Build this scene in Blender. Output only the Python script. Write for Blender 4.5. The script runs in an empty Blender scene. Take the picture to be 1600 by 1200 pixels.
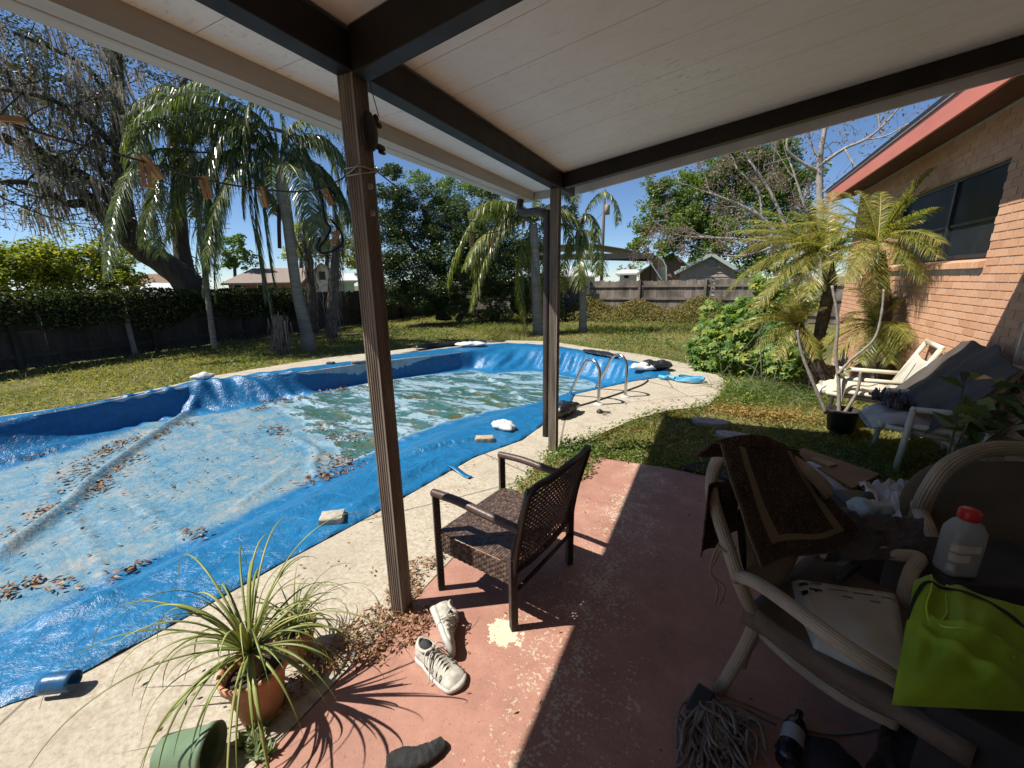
import bpy, bmesh, math, random
import numpy as np
from mathutils import Vector, Matrix, noise

random.seed(7)
rng = np.random.default_rng(11)
scene = bpy.context.scene
COL = scene.collection
R = math.radians

# ---------------------------------------------------------------- camera model (measured from vanishing points)
FPX, PITCH, ROLL, YAW, EYE = 647.16, 0.24554, 0.0148955, 0.45163, 1.65
_cy, _sy = math.cos(YAW), math.sin(YAW)
FW = np.array([-_sy*math.cos(PITCH), _cy*math.cos(PITCH), -math.sin(PITCH)])
_rt = np.array([_cy, _sy, 0.]); _dn = np.cross(FW, _rt)
RT = math.cos(ROLL)*_rt + math.sin(ROLL)*_dn
DN = -math.sin(ROLL)*_rt + math.cos(ROLL)*_dn
CAM = np.array([0, 0, EYE])
def ray(x, y): return (x-800)/FPX*RT + (y-600)/FPX*DN + FW
def G(x, y, z=0.):
    d = ray(x, y); return CAM + d*(z-EYE)/d[2]
def GX(x, y, X):
    d = ray(x, y); return CAM + d*X/d[0]
def GY(x, y, Y):
    d = ray(x, y); return CAM + d*Y/d[1]
def W(x, y, D):
    d = ray(x, y); return CAM + d*D/math.hypot(d[0], d[1])
def PXR(x, y, r, D, p=1.):      # size in metres of r photo pixels at that pixel and ground distance
    v = W(x, y, D)-CAM; k = v@FW; return r*k/FPX*(k/np.linalg.norm(v))**p

# ---------------------------------------------------------------- scene objects
def wloc(o):
    v = Vector((0, 0, 0))
    while o is not None:
        v += o.location; o = o.parent
    return v
def thing(name, label, cat, loc, group=None):
    o = bpy.data.objects.new(name, None); COL.objects.link(o)
    o.empty_display_size = .1
    o.location = Vector([float(a) for a in loc]); o['label'] = label; o['category'] = cat
    if group: o['group'] = group
    return o
def tag(o, label, cat, group=None):
    o['label'] = label; o['category'] = cat
    if group: o['group'] = group
    return o
def kind(o, k):
    o['kind'] = k; return o

class MB:
    def __init__(s): s.v = []; s.f = []; s.sm = []; s.np = []
    def add(s, vs, fs, smooth=False):
        b = len(s.v)
        s.v.extend([tuple(float(c) for c in p) for p in vs])
        for f in fs:
            s.f.append([b+i for i in f]); s.sm.append(smooth)
        return s
    def addnp(s, verts, quads):          # numpy bulk quads, flat shaded
        s.np.append((np.asarray(verts, dtype=np.float32), np.asarray(quads, dtype=np.int32)))
        return s
    def box(s, lo, hi, M=None):
        x0, y0, z0 = lo; x1, y1, z1 = hi
        vs = [Vector(p) for p in ((x0,y0,z0),(x1,y0,z0),(x1,y1,z0),(x0,y1,z0),(x0,y0,z1),(x1,y0,z1),(x1,y1,z1),(x0,y1,z1))]
        if M is not None: vs = [M @ p for p in vs]
        return s.add(vs, [(0,3,2,1),(4,5,6,7),(0,1,5,4),(1,2,6,5),(2,3,7,6),(3,0,4,7)])
    def bar(s, a, b, w, h, up=(0,0,1), ext=0.):   # box beam between two points
        a = Vector([float(c) for c in a]); b = Vector([float(c) for c in b])
        d = (b-a); L = d.length
        if L < 1e-6: return s
        d.normalize(); u = Vector(up); x = d.cross(u)
        if x.length < 1e-4: x = d.cross(Vector((1, 0, 0)))
        x.normalize(); u = x.cross(d)
        M = Matrix((x, d, u)).transposed().to_4x4(); M.translation = a
        return s.box((-w/2, -ext, -h/2), (w/2, L+ext, h/2), M)
    def tube(s, pts, rad, n=8, cap=True, smooth=True, lobes=None):
        P = [Vector([float(c) for c in p]) for p in pts]
        if not hasattr(rad, '__len__'): rad = [rad]*len(P)
        vs = []; fs = []
        T = []
        for i in range(len(P)):
            t = P[min(i+1, len(P)-1)] - P[max(i-1, 0)]
            T.append(t.normalized() if t.length > 1e-9 else Vector((0, 0, 1)))
        x = T[0].cross(Vector((0, 0, 1)))
        if x.length < 1e-3: x = T[0].cross(Vector((1, 0, 0)))
        x.normalize()
        for i, p in enumerate(P):
            x = x - T[i]*x.dot(T[i])
            if x.length < 1e-6: x = T[i].orthogonal()
            x.normalize(); y = T[i].cross(x)
            for k in range(n):
                a = 2*math.pi*k/n
                rr = rad[i]*(lobes(a, i) if lobes else 1)
                vs.append(p + (x*math.cos(a) + y*math.sin(a))*rr)
        for i in range(len(P)-1):
            for k in range(n):
                fs.append((i*n+k, i*n+(k+1) % n, (i+1)*n+(k+1) % n, (i+1)*n+k))
        s.add(vs, fs, smooth)
        if cap:
            b = len(s.v) - len(vs)
            s.f.append([b+k for k in range(n)][::-1]); s.sm.append(False)
            s.f.append([b+(len(P)-1)*n+k for k in range(n)]); s.sm.append(False)
        return s
    def lathe(s, prof, c=(0,0,0), n=24, axis=None, smooth=True, close=False):
        # prof = [(r, z)], around z (or axis) at c
        M = Matrix.Translation(Vector([float(q) for q in c]))
        if axis is not None: M = M @ Vector((0,0,1)).rotation_difference(Vector(axis)).to_matrix().to_4x4()
        vs = []; fs = []
        for r, z in prof:
            for k in range(n):
                a = 2*math.pi*k/n; vs.append(M @ Vector((r*math.cos(a), r*math.sin(a), z)))
        for i in range(len(prof)-1):
            for k in range(n):
                fs.append((i*n+k, i*n+(k+1) % n, (i+1)*n+(k+1) % n, (i+1)*n+k))
        if close:
            fs.append(list(range(n))[::-1]); fs.append([(len(prof)-1)*n+k for k in range(n)])
        return s.add(vs, fs, smooth)
    def loft(s, rings, smooth=True, cap=True):
        n = len(rings[0]); vs = [p for r in rings for p in r]; fs = []
        for i in range(len(rings)-1):
            for k in range(n):
                fs.append((i*n+k, i*n+(k+1) % n, (i+1)*n+(k+1) % n, (i+1)*n+k))
        if cap:
            fs.append(list(range(n))[::-1]); fs.append([(len(rings)-1)*n+k for k in range(n)])
        return s.add(vs, fs, smooth)
    def grid(s, fn, nu, nv, smooth=True):
        vs = [fn(i/nu, j/nv) for j in range(nv+1) for i in range(nu+1)]
        fs = [(j*(nu+1)+i, j*(nu+1)+i+1, (j+1)*(nu+1)+i+1, (j+1)*(nu+1)+i) for j in range(nv) for i in range(nu)]
        return s.add(vs, fs, smooth)
    def prism(s, poly, z0, z1):
        n = len(poly)
        vs = [(p[0], p[1], z0) for p in poly] + [(p[0], p[1], z1) for p in poly]
        fs = [list(range(n))[::-1], list(range(n, 2*n))] + [(i, (i+1) % n, n+(i+1) % n, n+i) for i in range(n)]
        return s.add(vs, fs)
    def build(s, name, mat, parent=None, bevel=0, solid=0, subsurf=0):
        me = bpy.data.meshes.new(name)
        off = wloc(parent) if parent is not None else Vector((0,0,0))
        nv0 = len(s.v)
        V = [np.array(s.v, dtype=np.float32).reshape(-1, 3)]
        nb = nv0; loops = [np.array([i for f in s.f for i in f], dtype=np.int32)]
        cnt = [np.array([len(f) for f in s.f], dtype=np.int32)]
        sm = [np.array(s.sm, dtype=bool)]
        for vv, qq in s.np:
            V.append(vv); loops.append((qq+nb).ravel()); cnt.append(np.full(len(qq), qq.shape[1], dtype=np.int32))
            sm.append(np.zeros(len(qq), dtype=bool)); nb += len(vv)
        V = np.concatenate(V) - np.array(off, dtype=np.float32); loops = np.concatenate(loops).astype(np.int32)
        cnt = np.concatenate(cnt).astype(np.int32); sm = np.concatenate(sm)
        me.vertices.add(len(V)); me.vertices.foreach_set('co', V.ravel())
        me.loops.add(len(loops)); me.loops.foreach_set('vertex_index', loops)
        me.polygons.add(len(cnt))
        st = np.zeros(len(cnt), dtype=np.int32); st[1:] = np.cumsum(cnt)[:-1]
        me.polygons.foreach_set('loop_start', st); me.polygons.foreach_set('loop_total', cnt)
        me.polygons.foreach_set('use_smooth', sm)
        me.update(calc_edges=True); me.validate()
        o = bpy.data.objects.new(name, me); COL.objects.link(o)
        if mat: me.materials.append(mat)
        if parent is not None: o.parent = parent
        if bevel:
            m = o.modifiers.new('b', 'BEVEL'); m.width = bevel; m.segments = 2; m.limit_method = 'ANGLE'; m.angle_limit = R(50)
        if solid:
            m = o.modifiers.new('s', 'SOLIDIFY'); m.thickness = solid; m.offset = 0
        if subsurf:
            m = o.modifiers.new('u', 'SUBSURF'); m.levels = subsurf; m.render_levels = subsurf
        return o

def smooth_path(pts, n=6):
    P = [np.array(p, dtype=float) for p in pts]; out = []
    for i in range(len(P)-1):
        p0 = P[max(i-1, 0)]; p1 = P[i]; p2 = P[i+1]; p3 = P[min(i+2, len(P)-1)]
        for k in range(n):
            t = k/n
            out.append(.5*((2*p1) + (-p0+p2)*t + (2*p0-5*p1+4*p2-p3)*t*t + (-p0+3*p1-3*p2+p3)*t**3))
    out.append(P[-1]); return out
def interp_r(rs, n=6):
    out = []
    for i in range(len(rs)-1):
        for k in range(n): out.append(rs[i] + (rs[i+1]-rs[i])*k/n)
    out.append(rs[-1]); return out

# ---------------------------------------------------------------- leaf clouds
def unit(a): return a/np.maximum(np.linalg.norm(a, axis=1, keepdims=True), 1e-9)
def leaf_quads(P, L, Wd, flat=.5, bias=None):
    """diamond leaves at P: L length, Wd width; flat = how much they lie level"""
    n = len(P); a = rng.normal(size=(n, 3)); a[:, 2] *= (1-flat)
    if bias is not None: a = a + np.asarray(bias)
    a = unit(a); nn = rng.normal(size=(n, 3)); nn[:, 2] += flat*2
    b = unit(np.cross(nn, a))
    L = (L*rng.uniform(.6, 1.3, n))[:, None]; w = (Wd*rng.uniform(.7, 1.2, n))[:, None]
    up = unit(np.cross(a, b))*L*.12
    V = np.empty((n, 4, 3)); V[:, 0] = P - a*L/2; V[:, 1] = P - b*w/2 + up; V[:, 2] = P + a*L/2; V[:, 3] = P + b*w/2 + up
    return V.reshape(-1, 3), np.arange(n*4).reshape(-1, 4)
def ball_points(c, r, n, hollow=.45):
    d = unit(rng.normal(size=(n, 3))); rr = rng.uniform(hollow**2, 1, n)**.5
    return np.asarray(c) + d*(rr[:, None]*np.asarray(r))
def blade_quads(base, direc, L, Wd, droop=.3, seg=3):
    """grass blades: tapered curved strips"""
    n = len(base); d = unit(direc); side = unit(np.cross(d, rng.normal(size=(n, 3))))
    L = np.broadcast_to(L, (n,))[:, None]; Wd = np.broadcast_to(Wd, (n,))[:, None]
    V = np.empty((n, (seg+1)*2, 3)); h = d.copy(); h[:, 2] = 0
    dr = np.broadcast_to(droop, (n,))[:, None]
    for k in range(seg+1):
        t = k/seg
        p = base + d*L*t + (h*.8 + np.array([0, 0, -1.]))*L*dr*t*t
        w = Wd*(1-t*.92)/2
        V[:, 2*k] = p - side*w; V[:, 2*k+1] = p + side*w
    nv = (seg+1)*2
    q = np.array([[2*k, 2*k+1, 2*k+3, 2*k+2] for k in range(seg)])
    Q = (np.arange(n)[:, None, None]*nv + q[None]).reshape(-1, 4)
    return V.reshape(-1, 3), Q

def frond(mb, pts, leaf_len, leaf_w, n=60, droop=1.0, vee=.5, taper=True, spread=1.0, rw=.012, start=.08, sweep=.55):
    """palm frond: rachis polyline with leaflets on both sides (drooping strips)"""
    P = np.array(smooth_path(pts, 8)); seg = np.linalg.norm(np.diff(P, axis=0), axis=1); cum = np.r_[0, np.cumsum(seg)]
    tot = cum[-1]
    ts = np.linspace(start, .995, n); bases = np.stack([np.interp(ts*tot, cum, P[:, k]) for k in range(3)], 1)
    eps = .01
    t2 = np.stack([np.interp(np.minimum(ts+eps, 1)*tot, cum, P[:, k]) for k in range(3)], 1)
    t1 = np.stack([np.interp((np.minimum(ts+eps, 1)-2*eps)*tot, cum, P[:, k]) for k in range(3)], 1)
    T = unit(t2-t1)
    S = np.cross(T, np.array([0, 0, 1.])); ln = np.linalg.norm(S, axis=1); S[ln < .25] = np.cross(T[ln < .25], np.array([.6, .8, 0])); S = unit(S)
    U = unit(np.cross(S, T)); U[U[:, 2] < 0] *= 1
    allV = []; allQ = []; nb = 0
    for sgn in (-1, 1):
        m = len(ts); shape = np.sin(np.clip(ts*.97+.03, 0, 1)*math.pi)**.45 if taper else np.ones(m)
        L = leaf_len*shape*rng.uniform(.82, 1.1, m)
        d = S*sgn*spread + T*sweep + U*vee + rng.normal(size=(m, 3))*.09
        d = unit(d); side = unit(T + rng.normal(size=(m, 3))*.35)
        V = np.empty((m, 8, 3))
        for k in range(4):
            t = k/3
            p = bases + d*(L*t)[:, None]*(1-.30*droop*t) + np.array([0, 0, -1.])*(L*droop*t*t*.62)[:, None]
            w = leaf_w*(1-.88*t**1.5)/2*(.6 if k == 0 else 1)
            V[:, 2*k] = p-side*w; V[:, 2*k+1] = p+side*w
        q = np.array([[0,1,3,2],[2,3,5,4],[4,5,7,6]])
        Q = (np.arange(m)[:, None, None]*8 + q[None]).reshape(-1, 4)
        allV.append(V.reshape(-1, 3)); allQ.append(Q+nb); nb += m*8
    mb.addnp(np.concatenate(allV), np.concatenate(allQ))
    k = len(P); mb.tube(P, [rw*(1-.85*i/(k-1)) for i in range(k)], 5)

# ---------------------------------------------------------------- materials
MATS = {}
class NT:
    def __init__(s, name):
        m = bpy.data.materials.new(name); m.use_nodes = True; s.m = m; s.nt = m.node_tree; s.nt.nodes.clear()
    def n(s, t, **kw):
        x = s.nt.nodes.new(t)
        for k, v in kw.items():
            if k in x.inputs.keys(): x.inputs[k].default_value = v
            else: setattr(x, k, v)
        return x
    def l(s, a, b): s.nt.links.new(a, b)
    def noise(s, scale, detail=6, rough=.6, coord=None, dist=0.):
        x = s.n('ShaderNodeTexNoise', Scale=scale, Detail=detail, Roughness=rough, Distortion=dist)
        if coord is not None: s.l(coord, x.inputs['Vector'])
        return x.outputs['Fac']
    def obj(s, scale=None, rot=None):
        c = s.n('ShaderNodeTexCoord').outputs['Object']
        if scale or rot:
            mp = s.n('ShaderNodeMapping'); s.l(c, mp.inputs['Vector'])
            if scale: mp.inputs['Scale'].default_value = scale
            if rot: mp.inputs['Rotation'].default_value = rot
            c = mp.outputs['Vector']
        return c
    def world(s, scale=None):
        c = s.n('ShaderNodeNewGeometry').outputs['Position']
        if scale:
            mp = s.n('ShaderNodeMapping'); s.l(c, mp.inputs['Vector']); mp.inputs['Scale'].default_value = scale; c = mp.outputs['Vector']
        return c
    def ramp(s, fac, stops):
        x = s.n('ShaderNodeValToRGB'); s.l(fac, x.inputs['Fac']); el = x.color_ramp.elements
        el[0].position = stops[0][0]; el[0].color = (*stops[0][1], 1); el[1].position = stops[-1][0]; el[1].color = (*stops[-1][1], 1)
        for p, c in stops[1:-1]:
            e = el.new(p); e.color = (*c, 1)
        return x.outputs['Color']
    def step(s, fac, a, b):
        x = s.n('ShaderNodeMapRange', clamp=True); x.inputs['From Min'].default_value = a; x.inputs['From Max'].default_value = b
        s.l(fac, x.inputs['Value']); return x.outputs['Result']
    def mix(s, fac, a, b, mode='MIX'):
        x = s.n('ShaderNodeMix', data_type='RGBA', blend_type=mode)
        for sock, v in ((x.inputs['Factor'], fac), (x.inputs['A'], a), (x.inputs['B'], b)):
            if isinstance(v, (int, float)): sock.default_value = v
            elif isinstance(v, tuple): sock.default_value = (*v, 1) if len(v) == 3 else v
            else: s.l(v, sock)
        # data_type RGBA has its own sockets
        return x
    def mixc(s, fac, a, b, mode='MIX'):
        x = s.nt.nodes.new('ShaderNodeMix'); x.data_type = 'RGBA'; x.blend_type = mode
        for i, v in ((0, fac), (6, a), (7, b)):
            if isinstance(v, (int, float)): x.inputs[i].default_value = v
            elif isinstance(v, tuple): x.inputs[i].default_value = (*v, 1)
            else: s.l(v, x.inputs[i])
        return x.outputs[2]
    def math(s, op, a, b=0.):
        x = s.n('ShaderNodeMath', operation=op)
        for i, v in ((0, a), (1, b)):
            if isinstance(v, (int, float)): x.inputs[i].default_value = v
            else: s.l(v, x.inputs[i])
        return x.outputs[0]
    def bump(s, h, strength=.3, dist=.01, normal=None):
        x = s.n('ShaderNodeBump', Strength=strength, Distance=dist); s.l(h, x.inputs['Height'])
        if normal is not None: s.l(normal, x.inputs['Normal'])
        return x.outputs['Normal']
    def out(s, color, rough=.7, normal=None, metal=0., spec=.4, transl=0., coat=0., tcol=None):
        p = s.n('ShaderNodeBsdfPrincipled'); p.inputs['Metallic'].default_value = metal
        p.inputs['Specular IOR Level'].default_value = spec
        if coat: p.inputs['Coat Weight'].default_value = coat
        for v, k in ((color, 'Base Color'), (rough, 'Roughness')):
            if isinstance(v, tuple): p.inputs[k].default_value = (*v, 1)
            elif isinstance(v, (int, float)): p.inputs[k].default_value = v
            else: s.l(v, p.inputs[k])
        if normal is not None: s.l(normal, p.inputs['Normal'])
        sh = p.outputs[0]
        if transl:
            t = s.n('ShaderNodeBsdfTranslucent'); c = tcol if tcol is not None else color
            if isinstance(c, tuple): t.inputs['Color'].default_value = (*c, 1)
            else: s.l(c, t.inputs['Color'])
            mx = s.n('ShaderNodeMixShader'); mx.inputs[0].default_value = transl
            s.l(sh, mx.inputs[1]); s.l(t.outputs[0], mx.inputs[2]); sh = mx.outputs[0]
        o = s.n('ShaderNodeOutputMaterial'); s.l(sh, o.inputs['Surface']); return s.m

def plain(name, c, rough=.6, var=.25, scale=8., bump=.15, bdist=.004, bscale=60., metal=0., spec=.4, c2=None, transl=0., stretch=None, coat=0.):
    """painted / cloth / plastic surfaces: base colour, blotchy variation and a fine bump"""
    if name in MATS: return MATS[name]
    t = NT(name); co = t.world(stretch)
    f = t.noise(scale, 5, .6, co)
    dark = c2 if c2 else tuple(x*(1-var) for x in c)
    lite = tuple(min(x*(1+var*.5), 1) for x in c) if not c2 else c
    col = t.ramp(f, [(.3, dark), (.7, lite)])
    nrm = t.bump(t.noise(bscale, 4, .6, co), bump, bdist) if bump else None
    rr = t.step(t.noise(scale*1.7, 3, .5, co), .2, .9)
    rr = t.math('ADD', t.math('MULTIPLY', rr, .25), rough-.12)
    MATS[name] = t.out(col, rr, nrm, metal, spec, transl, coat); return MATS[name]
def leafmat(name, stops, rough=.5, transl=.3, spec=.35, scale=.6, tint=(1.5, 1.7, .6)):
    """stops: colours picked per leaf"""
    if name in MATS: return MATS[name]
    t = NT(name); g = t.n('ShaderNodeNewGeometry'); r = g.outputs['Random Per Island']
    nz = t.noise(scale, 3, .6, g.outputs['Position'])
    f = t.math('ADD', t.math('MULTIPLY', r, .6), t.math('MULTIPLY', nz, .55)); f = t.math('SUBTRACT', f, .08)
    n = len(stops); col = t.ramp(f, [(.15+.7*i/(n-1), c) for i, c in enumerate(stops)])
    tc = t.mixc(1.0, col, tint, 'MULTIPLY')
    MATS[name] = t.out(col, rough, None, 0, spec, transl, tcol=tc); return MATS[name]
def woodmat(name, dark, lite, axis='Z', rough=.8):
    if name in MATS: return MATS[name]
    t = NT(name); st = {'X': (1.5, 18, 18), 'Y': (18, 1.5, 18), 'Z': (18, 18, 1.5)}[axis]
    co = t.world(st); f = t.noise(1.2, 7, .65, co, .4)
    r = t.n('ShaderNodeNewGeometry').outputs['Random Per Island']
    ff = t.math('ADD', t.math('MULTIPLY', f, .75), t.math('MULTIPLY', r, .3)); big = t.noise(1.3, 3, .5, t.world())
    col = t.ramp(ff, [(.28, dark), (.75, lite)]); col = t.mixc(t.step(big, .45, .75), col, tuple(x*.55 for x in dark), 'MIX')
    MATS[name] = t.out(col, rough, t.bump(f, .5, .006), 0, .25); return MATS[name]
# ================================================================ light, sky, camera
SUN_EL = R(54); SX, SY = -.833, -.553
w = bpy.data.worlds.new("World"); scene.world = w; w.use_nodes = True
nt = w.node_tree; bg = nt.nodes['Background']
sky = nt.nodes.new('ShaderNodeTexSky'); sky.sky_type = 'NISHITA'; sky.sun_disc = False
sky.sun_elevation = SUN_EL; sky.sun_rotation = math.atan2(SX, SY)
sky.altitude = 2500; sky.air_density = 1.0; sky.dust_density = .0; sky.ozone_density = 6.0
nt.links.new(sky.outputs[0], bg.inputs[0]); bg.inputs[1].default_value = .082
sl = bpy.data.lights.new('sun', 'SUN'); sl.energy = 4.9; sl.angle = R(.53); sl.color = (1, .955, .88)
so = bpy.data.objects.new('sun', sl); COL.objects.link(so); so.location = (-8, -5, 14)
so.rotation_euler = Vector((-SX*math.cos(SUN_EL), -SY*math.cos(SUN_EL), -math.sin(SUN_EL))).to_track_quat('-Z', 'Y').to_euler()
cd = bpy.data.cameras.new('camera'); cam = bpy.data.objects.new('camera', cd); COL.objects.link(cam)
cd.sensor_fit = 'HORIZONTAL'; cd.sensor_width = 36; cd.lens = FPX/1600*36; cd.clip_start = .05; cd.clip_end = 2000
M = Matrix((Vector(RT), Vector(-DN), Vector(-FW))).transposed().to_4x4(); M.translation = Vector(CAM); cam.matrix_world = M
scene.camera = cam
vs = scene.view_settings; vs.view_transform = 'Standard'; vs.look = 'None'; vs.exposure = .62; vs.gamma = 1; vs.use_curve_mapping = False
scene.cycles.max_bounces = 8; scene.cycles.diffuse_bounces = 5; scene.cycles.glossy_bounces = 3; scene.cycles.transparent_max_bounces = 8

# ================================================================ polygons measured on the photo
CREST = [(-2.95,-1.6),(-2.9,.3),(-2.8,1.4),(-2.62,2.6),(-2.4,3.8),(-2.1,4.9),(-1.8,5.75),(-1.15,6.9),(-.95,7.5),(-1.3,8.2),(-2.28,8.94),(-3.36,9.46),
         (-4.61,9.53),(-5.21,8.5),(-6.5,6.42),(-6.95,5.35),(-7.73,4.33),(-7.95,3.0),(-8.0,1.7),(-8.05,-1.6)]
WATER = [(-3.7,-1.4),(-3.65,.48),(-3.6,1.5),(-3.57,2.75),(-3.5,3.4),(-3.5,4.0),(-3.35,4.7),(-3.0,5.5),(-2.3,6.3),(-1.75,7.1),(-1.65,7.9),(-2.19,8.4),(-3.03,8.7),
         (-3.7,8.85),(-4.5,8.2),(-5.1,8.4),(-6.55,6.45),(-6.85,5.2),(-7.05,4.6),(-7.3,4.0),(-7.6,3.5),(-7.78,3.0),(-7.45,1.85),(-7.4,1.3),(-7.3,-1.4)]
def g2(x, y, z=0): p = G(x, y, z); return (float(p[0]), float(p[1]))
TARP = [(-2.52,-1.55)] + [g2(*p) for p in [(0,1105),(70,1085),(150,1042),(300,960),(450,875),(600,795),(740,715),(815,688),(848,664),(884,645)]] + \
       [(-1.74,5.72),(-1.1,6.85),(-.72,7.3)] + [g2(*p) for p in [(1048,590),(1046,580),(1000,567),(930,551),(870,541),(800,536),(740,540),(612,555),(555,564),(485,573),(360,590),(312,596),(225,614),(120,634),(0,653)]] + [(-8.15,-1.55)]
DECK_OUT = [(-1.31,-1.6),(-1.31,3.3)] + [g2(*p) for p in [(905,692),(990,655),(1045,641),(1105,634),(1142,600),(1110,578),(1065,566),(1000,553),(930,544),(860,533),(740,531),(610,548),(510,559),(400,576),(330,588),(250,606),(120,633),(0,650)]] + [(-8.45,1.3),(-8.5,-1.6)]
def seg_dist(P, poly):
    """distance to outline, nearest point, inside mask"""
    P = np.asarray(P, float); A = np.array(poly); B = np.roll(A, -1, 0)
    best = np.full(len(P), 1e9); near = np.zeros((len(P), 2)); ins = np.zeros(len(P), bool)
    for a, b in zip(A, B):
        d = b-a; t = np.clip(((P-a)@d)/(d@d), 0, 1); q = a+t[:, None]*d; D = np.linalg.norm(P-q, axis=1)
        m = D < best; best[m] = D[m]; near[m] = q[m]
        c = ((a[1] > P[:, 1]) != (b[1] > P[:, 1])) & (P[:, 0] < (b[0]-a[0])*(P[:, 1]-a[1])/(b[1]-a[1]+1e-12)+a[0]); ins ^= c
    return best, near, ins
def line_dist(P, pts):
    best = np.full(len(P), 1e9); par = np.zeros(len(P))
    n = len(pts)-1
    for i in range(n):
        a = np.array(pts[i]); b = np.array(pts[i+1]); d = b-a; t = np.clip(((P-a)@d)/(d@d), 0, 1); D = np.linalg.norm(P-a-t[:, None]*d, axis=1)
        m = D < best; best[m] = D[m]; par[m] = (i+t[m])/n
    return best, par
def nz(P, s, seed=0.):
    return np.array([noise.noise(Vector((p[0]*s+seed, p[1]*s-seed*.7, seed*.31))) for p in P])

# ================================================================ ground sheets
def ring_sheet(outer, hole, z):
    bm = bmesh.new()
    for loop in (outer, hole):
        vs = [bm.verts.new((p[0], p[1], z)) for p in loop]
        for i in range(len(vs)): bm.edges.new((vs[i], vs[(i+1) % len(vs)]))
    bmesh.ops.triangle_fill(bm, edges=bm.edges[:], use_beauty=True)
    bmesh.ops.recalc_face_normals(bm, faces=bm.faces[:])
    if sum(f.normal.z for f in bm.faces) < 0: bmesh.ops.reverse_faces(bm, faces=bm.faces[:])
    vs = [tuple(v.co) for v in bm.verts]; bm.verts.index_update(); fs = [[v.index for v in f.verts] for f in bm.faces]; bm.free(); return vs, fs

t = NT('lawn_soil'); co = t.world(); f = t.noise(.55, 6, .65, co); f2 = t.noise(14, 5, .7, co)
c = t.ramp(t.math('ADD', t.math('MULTIPLY', f, .6), t.math('MULTIPLY', f2, .4)), [(.3, (.06,.065,.022)), (.5, (.13,.125,.045)), (.62, (.21,.175,.085)), (.8, (.28,.23,.13))])
m_soil = t.out(c, .95, t.bump(f2, .7, .03), 0, .1)
S = 160
hole = [(-2.6,-1.5)] + CREST[1:-1] + [(-8.3,-1.5)]
hole = [(-1.5,-1.55),(-1.5,3.2),(-1.7,4.6),(-1.5,5.7),(-.8,7.0),(-.9,7.8),(-1.4,8.4),(-3.0,9.5),(-4.7,9.6),(-5.4,8.6),(-6.7,6.5),(-7.1,5.4),(-7.85,4.35),(-8.1,3.),(-8.2,1.7),(-8.2,-1.55)]
v, f = ring_sheet([(-S,-S),(S,-S),(S,S),(-S,S)], hole, -.05)
kind(MB().add(v, f).build('lawn', m_soil), 'structure')

t = NT('pool_deck_concrete'); co = t.world(); a = t.noise(1.1, 5, .6, co); b = t.noise(38, 6, .75, co); d = t.noise(6, 5, .7, co, .6)
c = t.ramp(b, [(.32, (.27,.225,.16)), (.5, (.45,.39,.295)), (.68, (.55,.495,.40))])
c = t.mixc(t.step(d, .5, .75), c, (.30,.245,.175)); c = t.mixc(t.math('MULTIPLY', t.step(a, .5, .7), .6), c, (.36,.31,.24))
ck = t.n('ShaderNodeTexVoronoi', feature='DISTANCE_TO_EDGE', Scale=.55); t.l(t.mixc(.12, co, t.n('ShaderNodeTexNoise', Scale=2.5).outputs['Color']), ck.inputs['Vector'])
c = t.mixc(t.step(ck.outputs['Distance'], .006, .0), c, (.13,.11,.085))
m_deck = t.out(c, .85, t.bump(b, .55, .008), 0, .25)
v, f = ring_sheet(DECK_OUT, CREST, 0.)
mb = MB().add(v, f)
n = len(DECK_OUT)
mb.add([(p[0], p[1], 0) for p in DECK_OUT] + [(p[0], p[1], -.12) for p in DECK_OUT], [(i, (i+1) % n, n+(i+1) % n, n+i) for i in range(n)])
kind(mb.build('pool_deck', m_deck), 'structure')
n = len(CREST)
mb = MB().add([(p[0], p[1], 0) for p in CREST] + [(p[0], p[1], -1.3) for p in CREST], [(i, n+i, n+(i+1) % n, (i+1) % n) for i in range(n)] + [list(range(n, 2*n))])
kind(mb.build('pool_basin', plain('pool_plaster', (.35,.45,.5), .7)), 'structure')

# red painted patio slab
t = NT('red_painted_slab'); co = t.world(); a = t.noise(1.4, 5, .6, co); b = t.noise(70, 3, .6, co); d = t.noise(9, 7, .75, co)
c = t.ramp(t.noise(5, 6, .7, co), [(.3, (.31,.155,.11)), (.55, (.39,.20,.145)), (.75, (.45,.265,.195))])
fine = t.noise(130, 2, .5, co); c = t.mixc(t.step(fine, .62, .75), c, (.25,.09,.055))
sx = t.n('ShaderNodeSeparateXYZ'); t.l(co, sx.inputs[0])
# worn band of flaked paint along the walking line (X about -0.4)
band = t.math('ABSOLUTE', t.math('ADD', sx.outputs[0], .42)); band = t.step(band, .55, 0.)
wear = t.math('ADD', t.math('MULTIPLY', band, .17), t.math('MULTIPLY', a, .30))
chips = t.math('ADD', t.math('MULTIPLY', d, .42), t.math('MULTIPLY', b, .58))
fl = t.step(t.math('ADD', chips, wear), .815, .85)
c = t.mixc(t.math('MULTIPLY', fl, .8), c, (.56,.46,.33))
vm = t.n('ShaderNodeVectorMath', operation='DISTANCE'); t.l(co, vm.inputs[0]); vm.inputs[1].default_value = (-.765, 1.465, 0)
spl = t.math('ADD', vm.outputs['Value'], t.math('MULTIPLY', t.math('SUBTRACT', t.noise(22, 4, .7, co), .5), .24))
c = t.mixc(t.step(spl, .083, .078), c, (.68,.60,.42))
dirt = t.noise(2.2, 6, .7, co); c = t.mixc(t.math('MULTIPLY', t.step(dirt, .52, .78), .45), c, (.19,.10,.075))
m_slab = t.out(c, .62, t.bump(b, .25, .003), 0, .4)
slab = [(-1.30,-4.5),(2.2,-4.5),(2.2,3.2),(.55,3.45),(.2,3.62),(-.3,3.66),(-1.0,3.62),(-1.30,3.45)]
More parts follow.
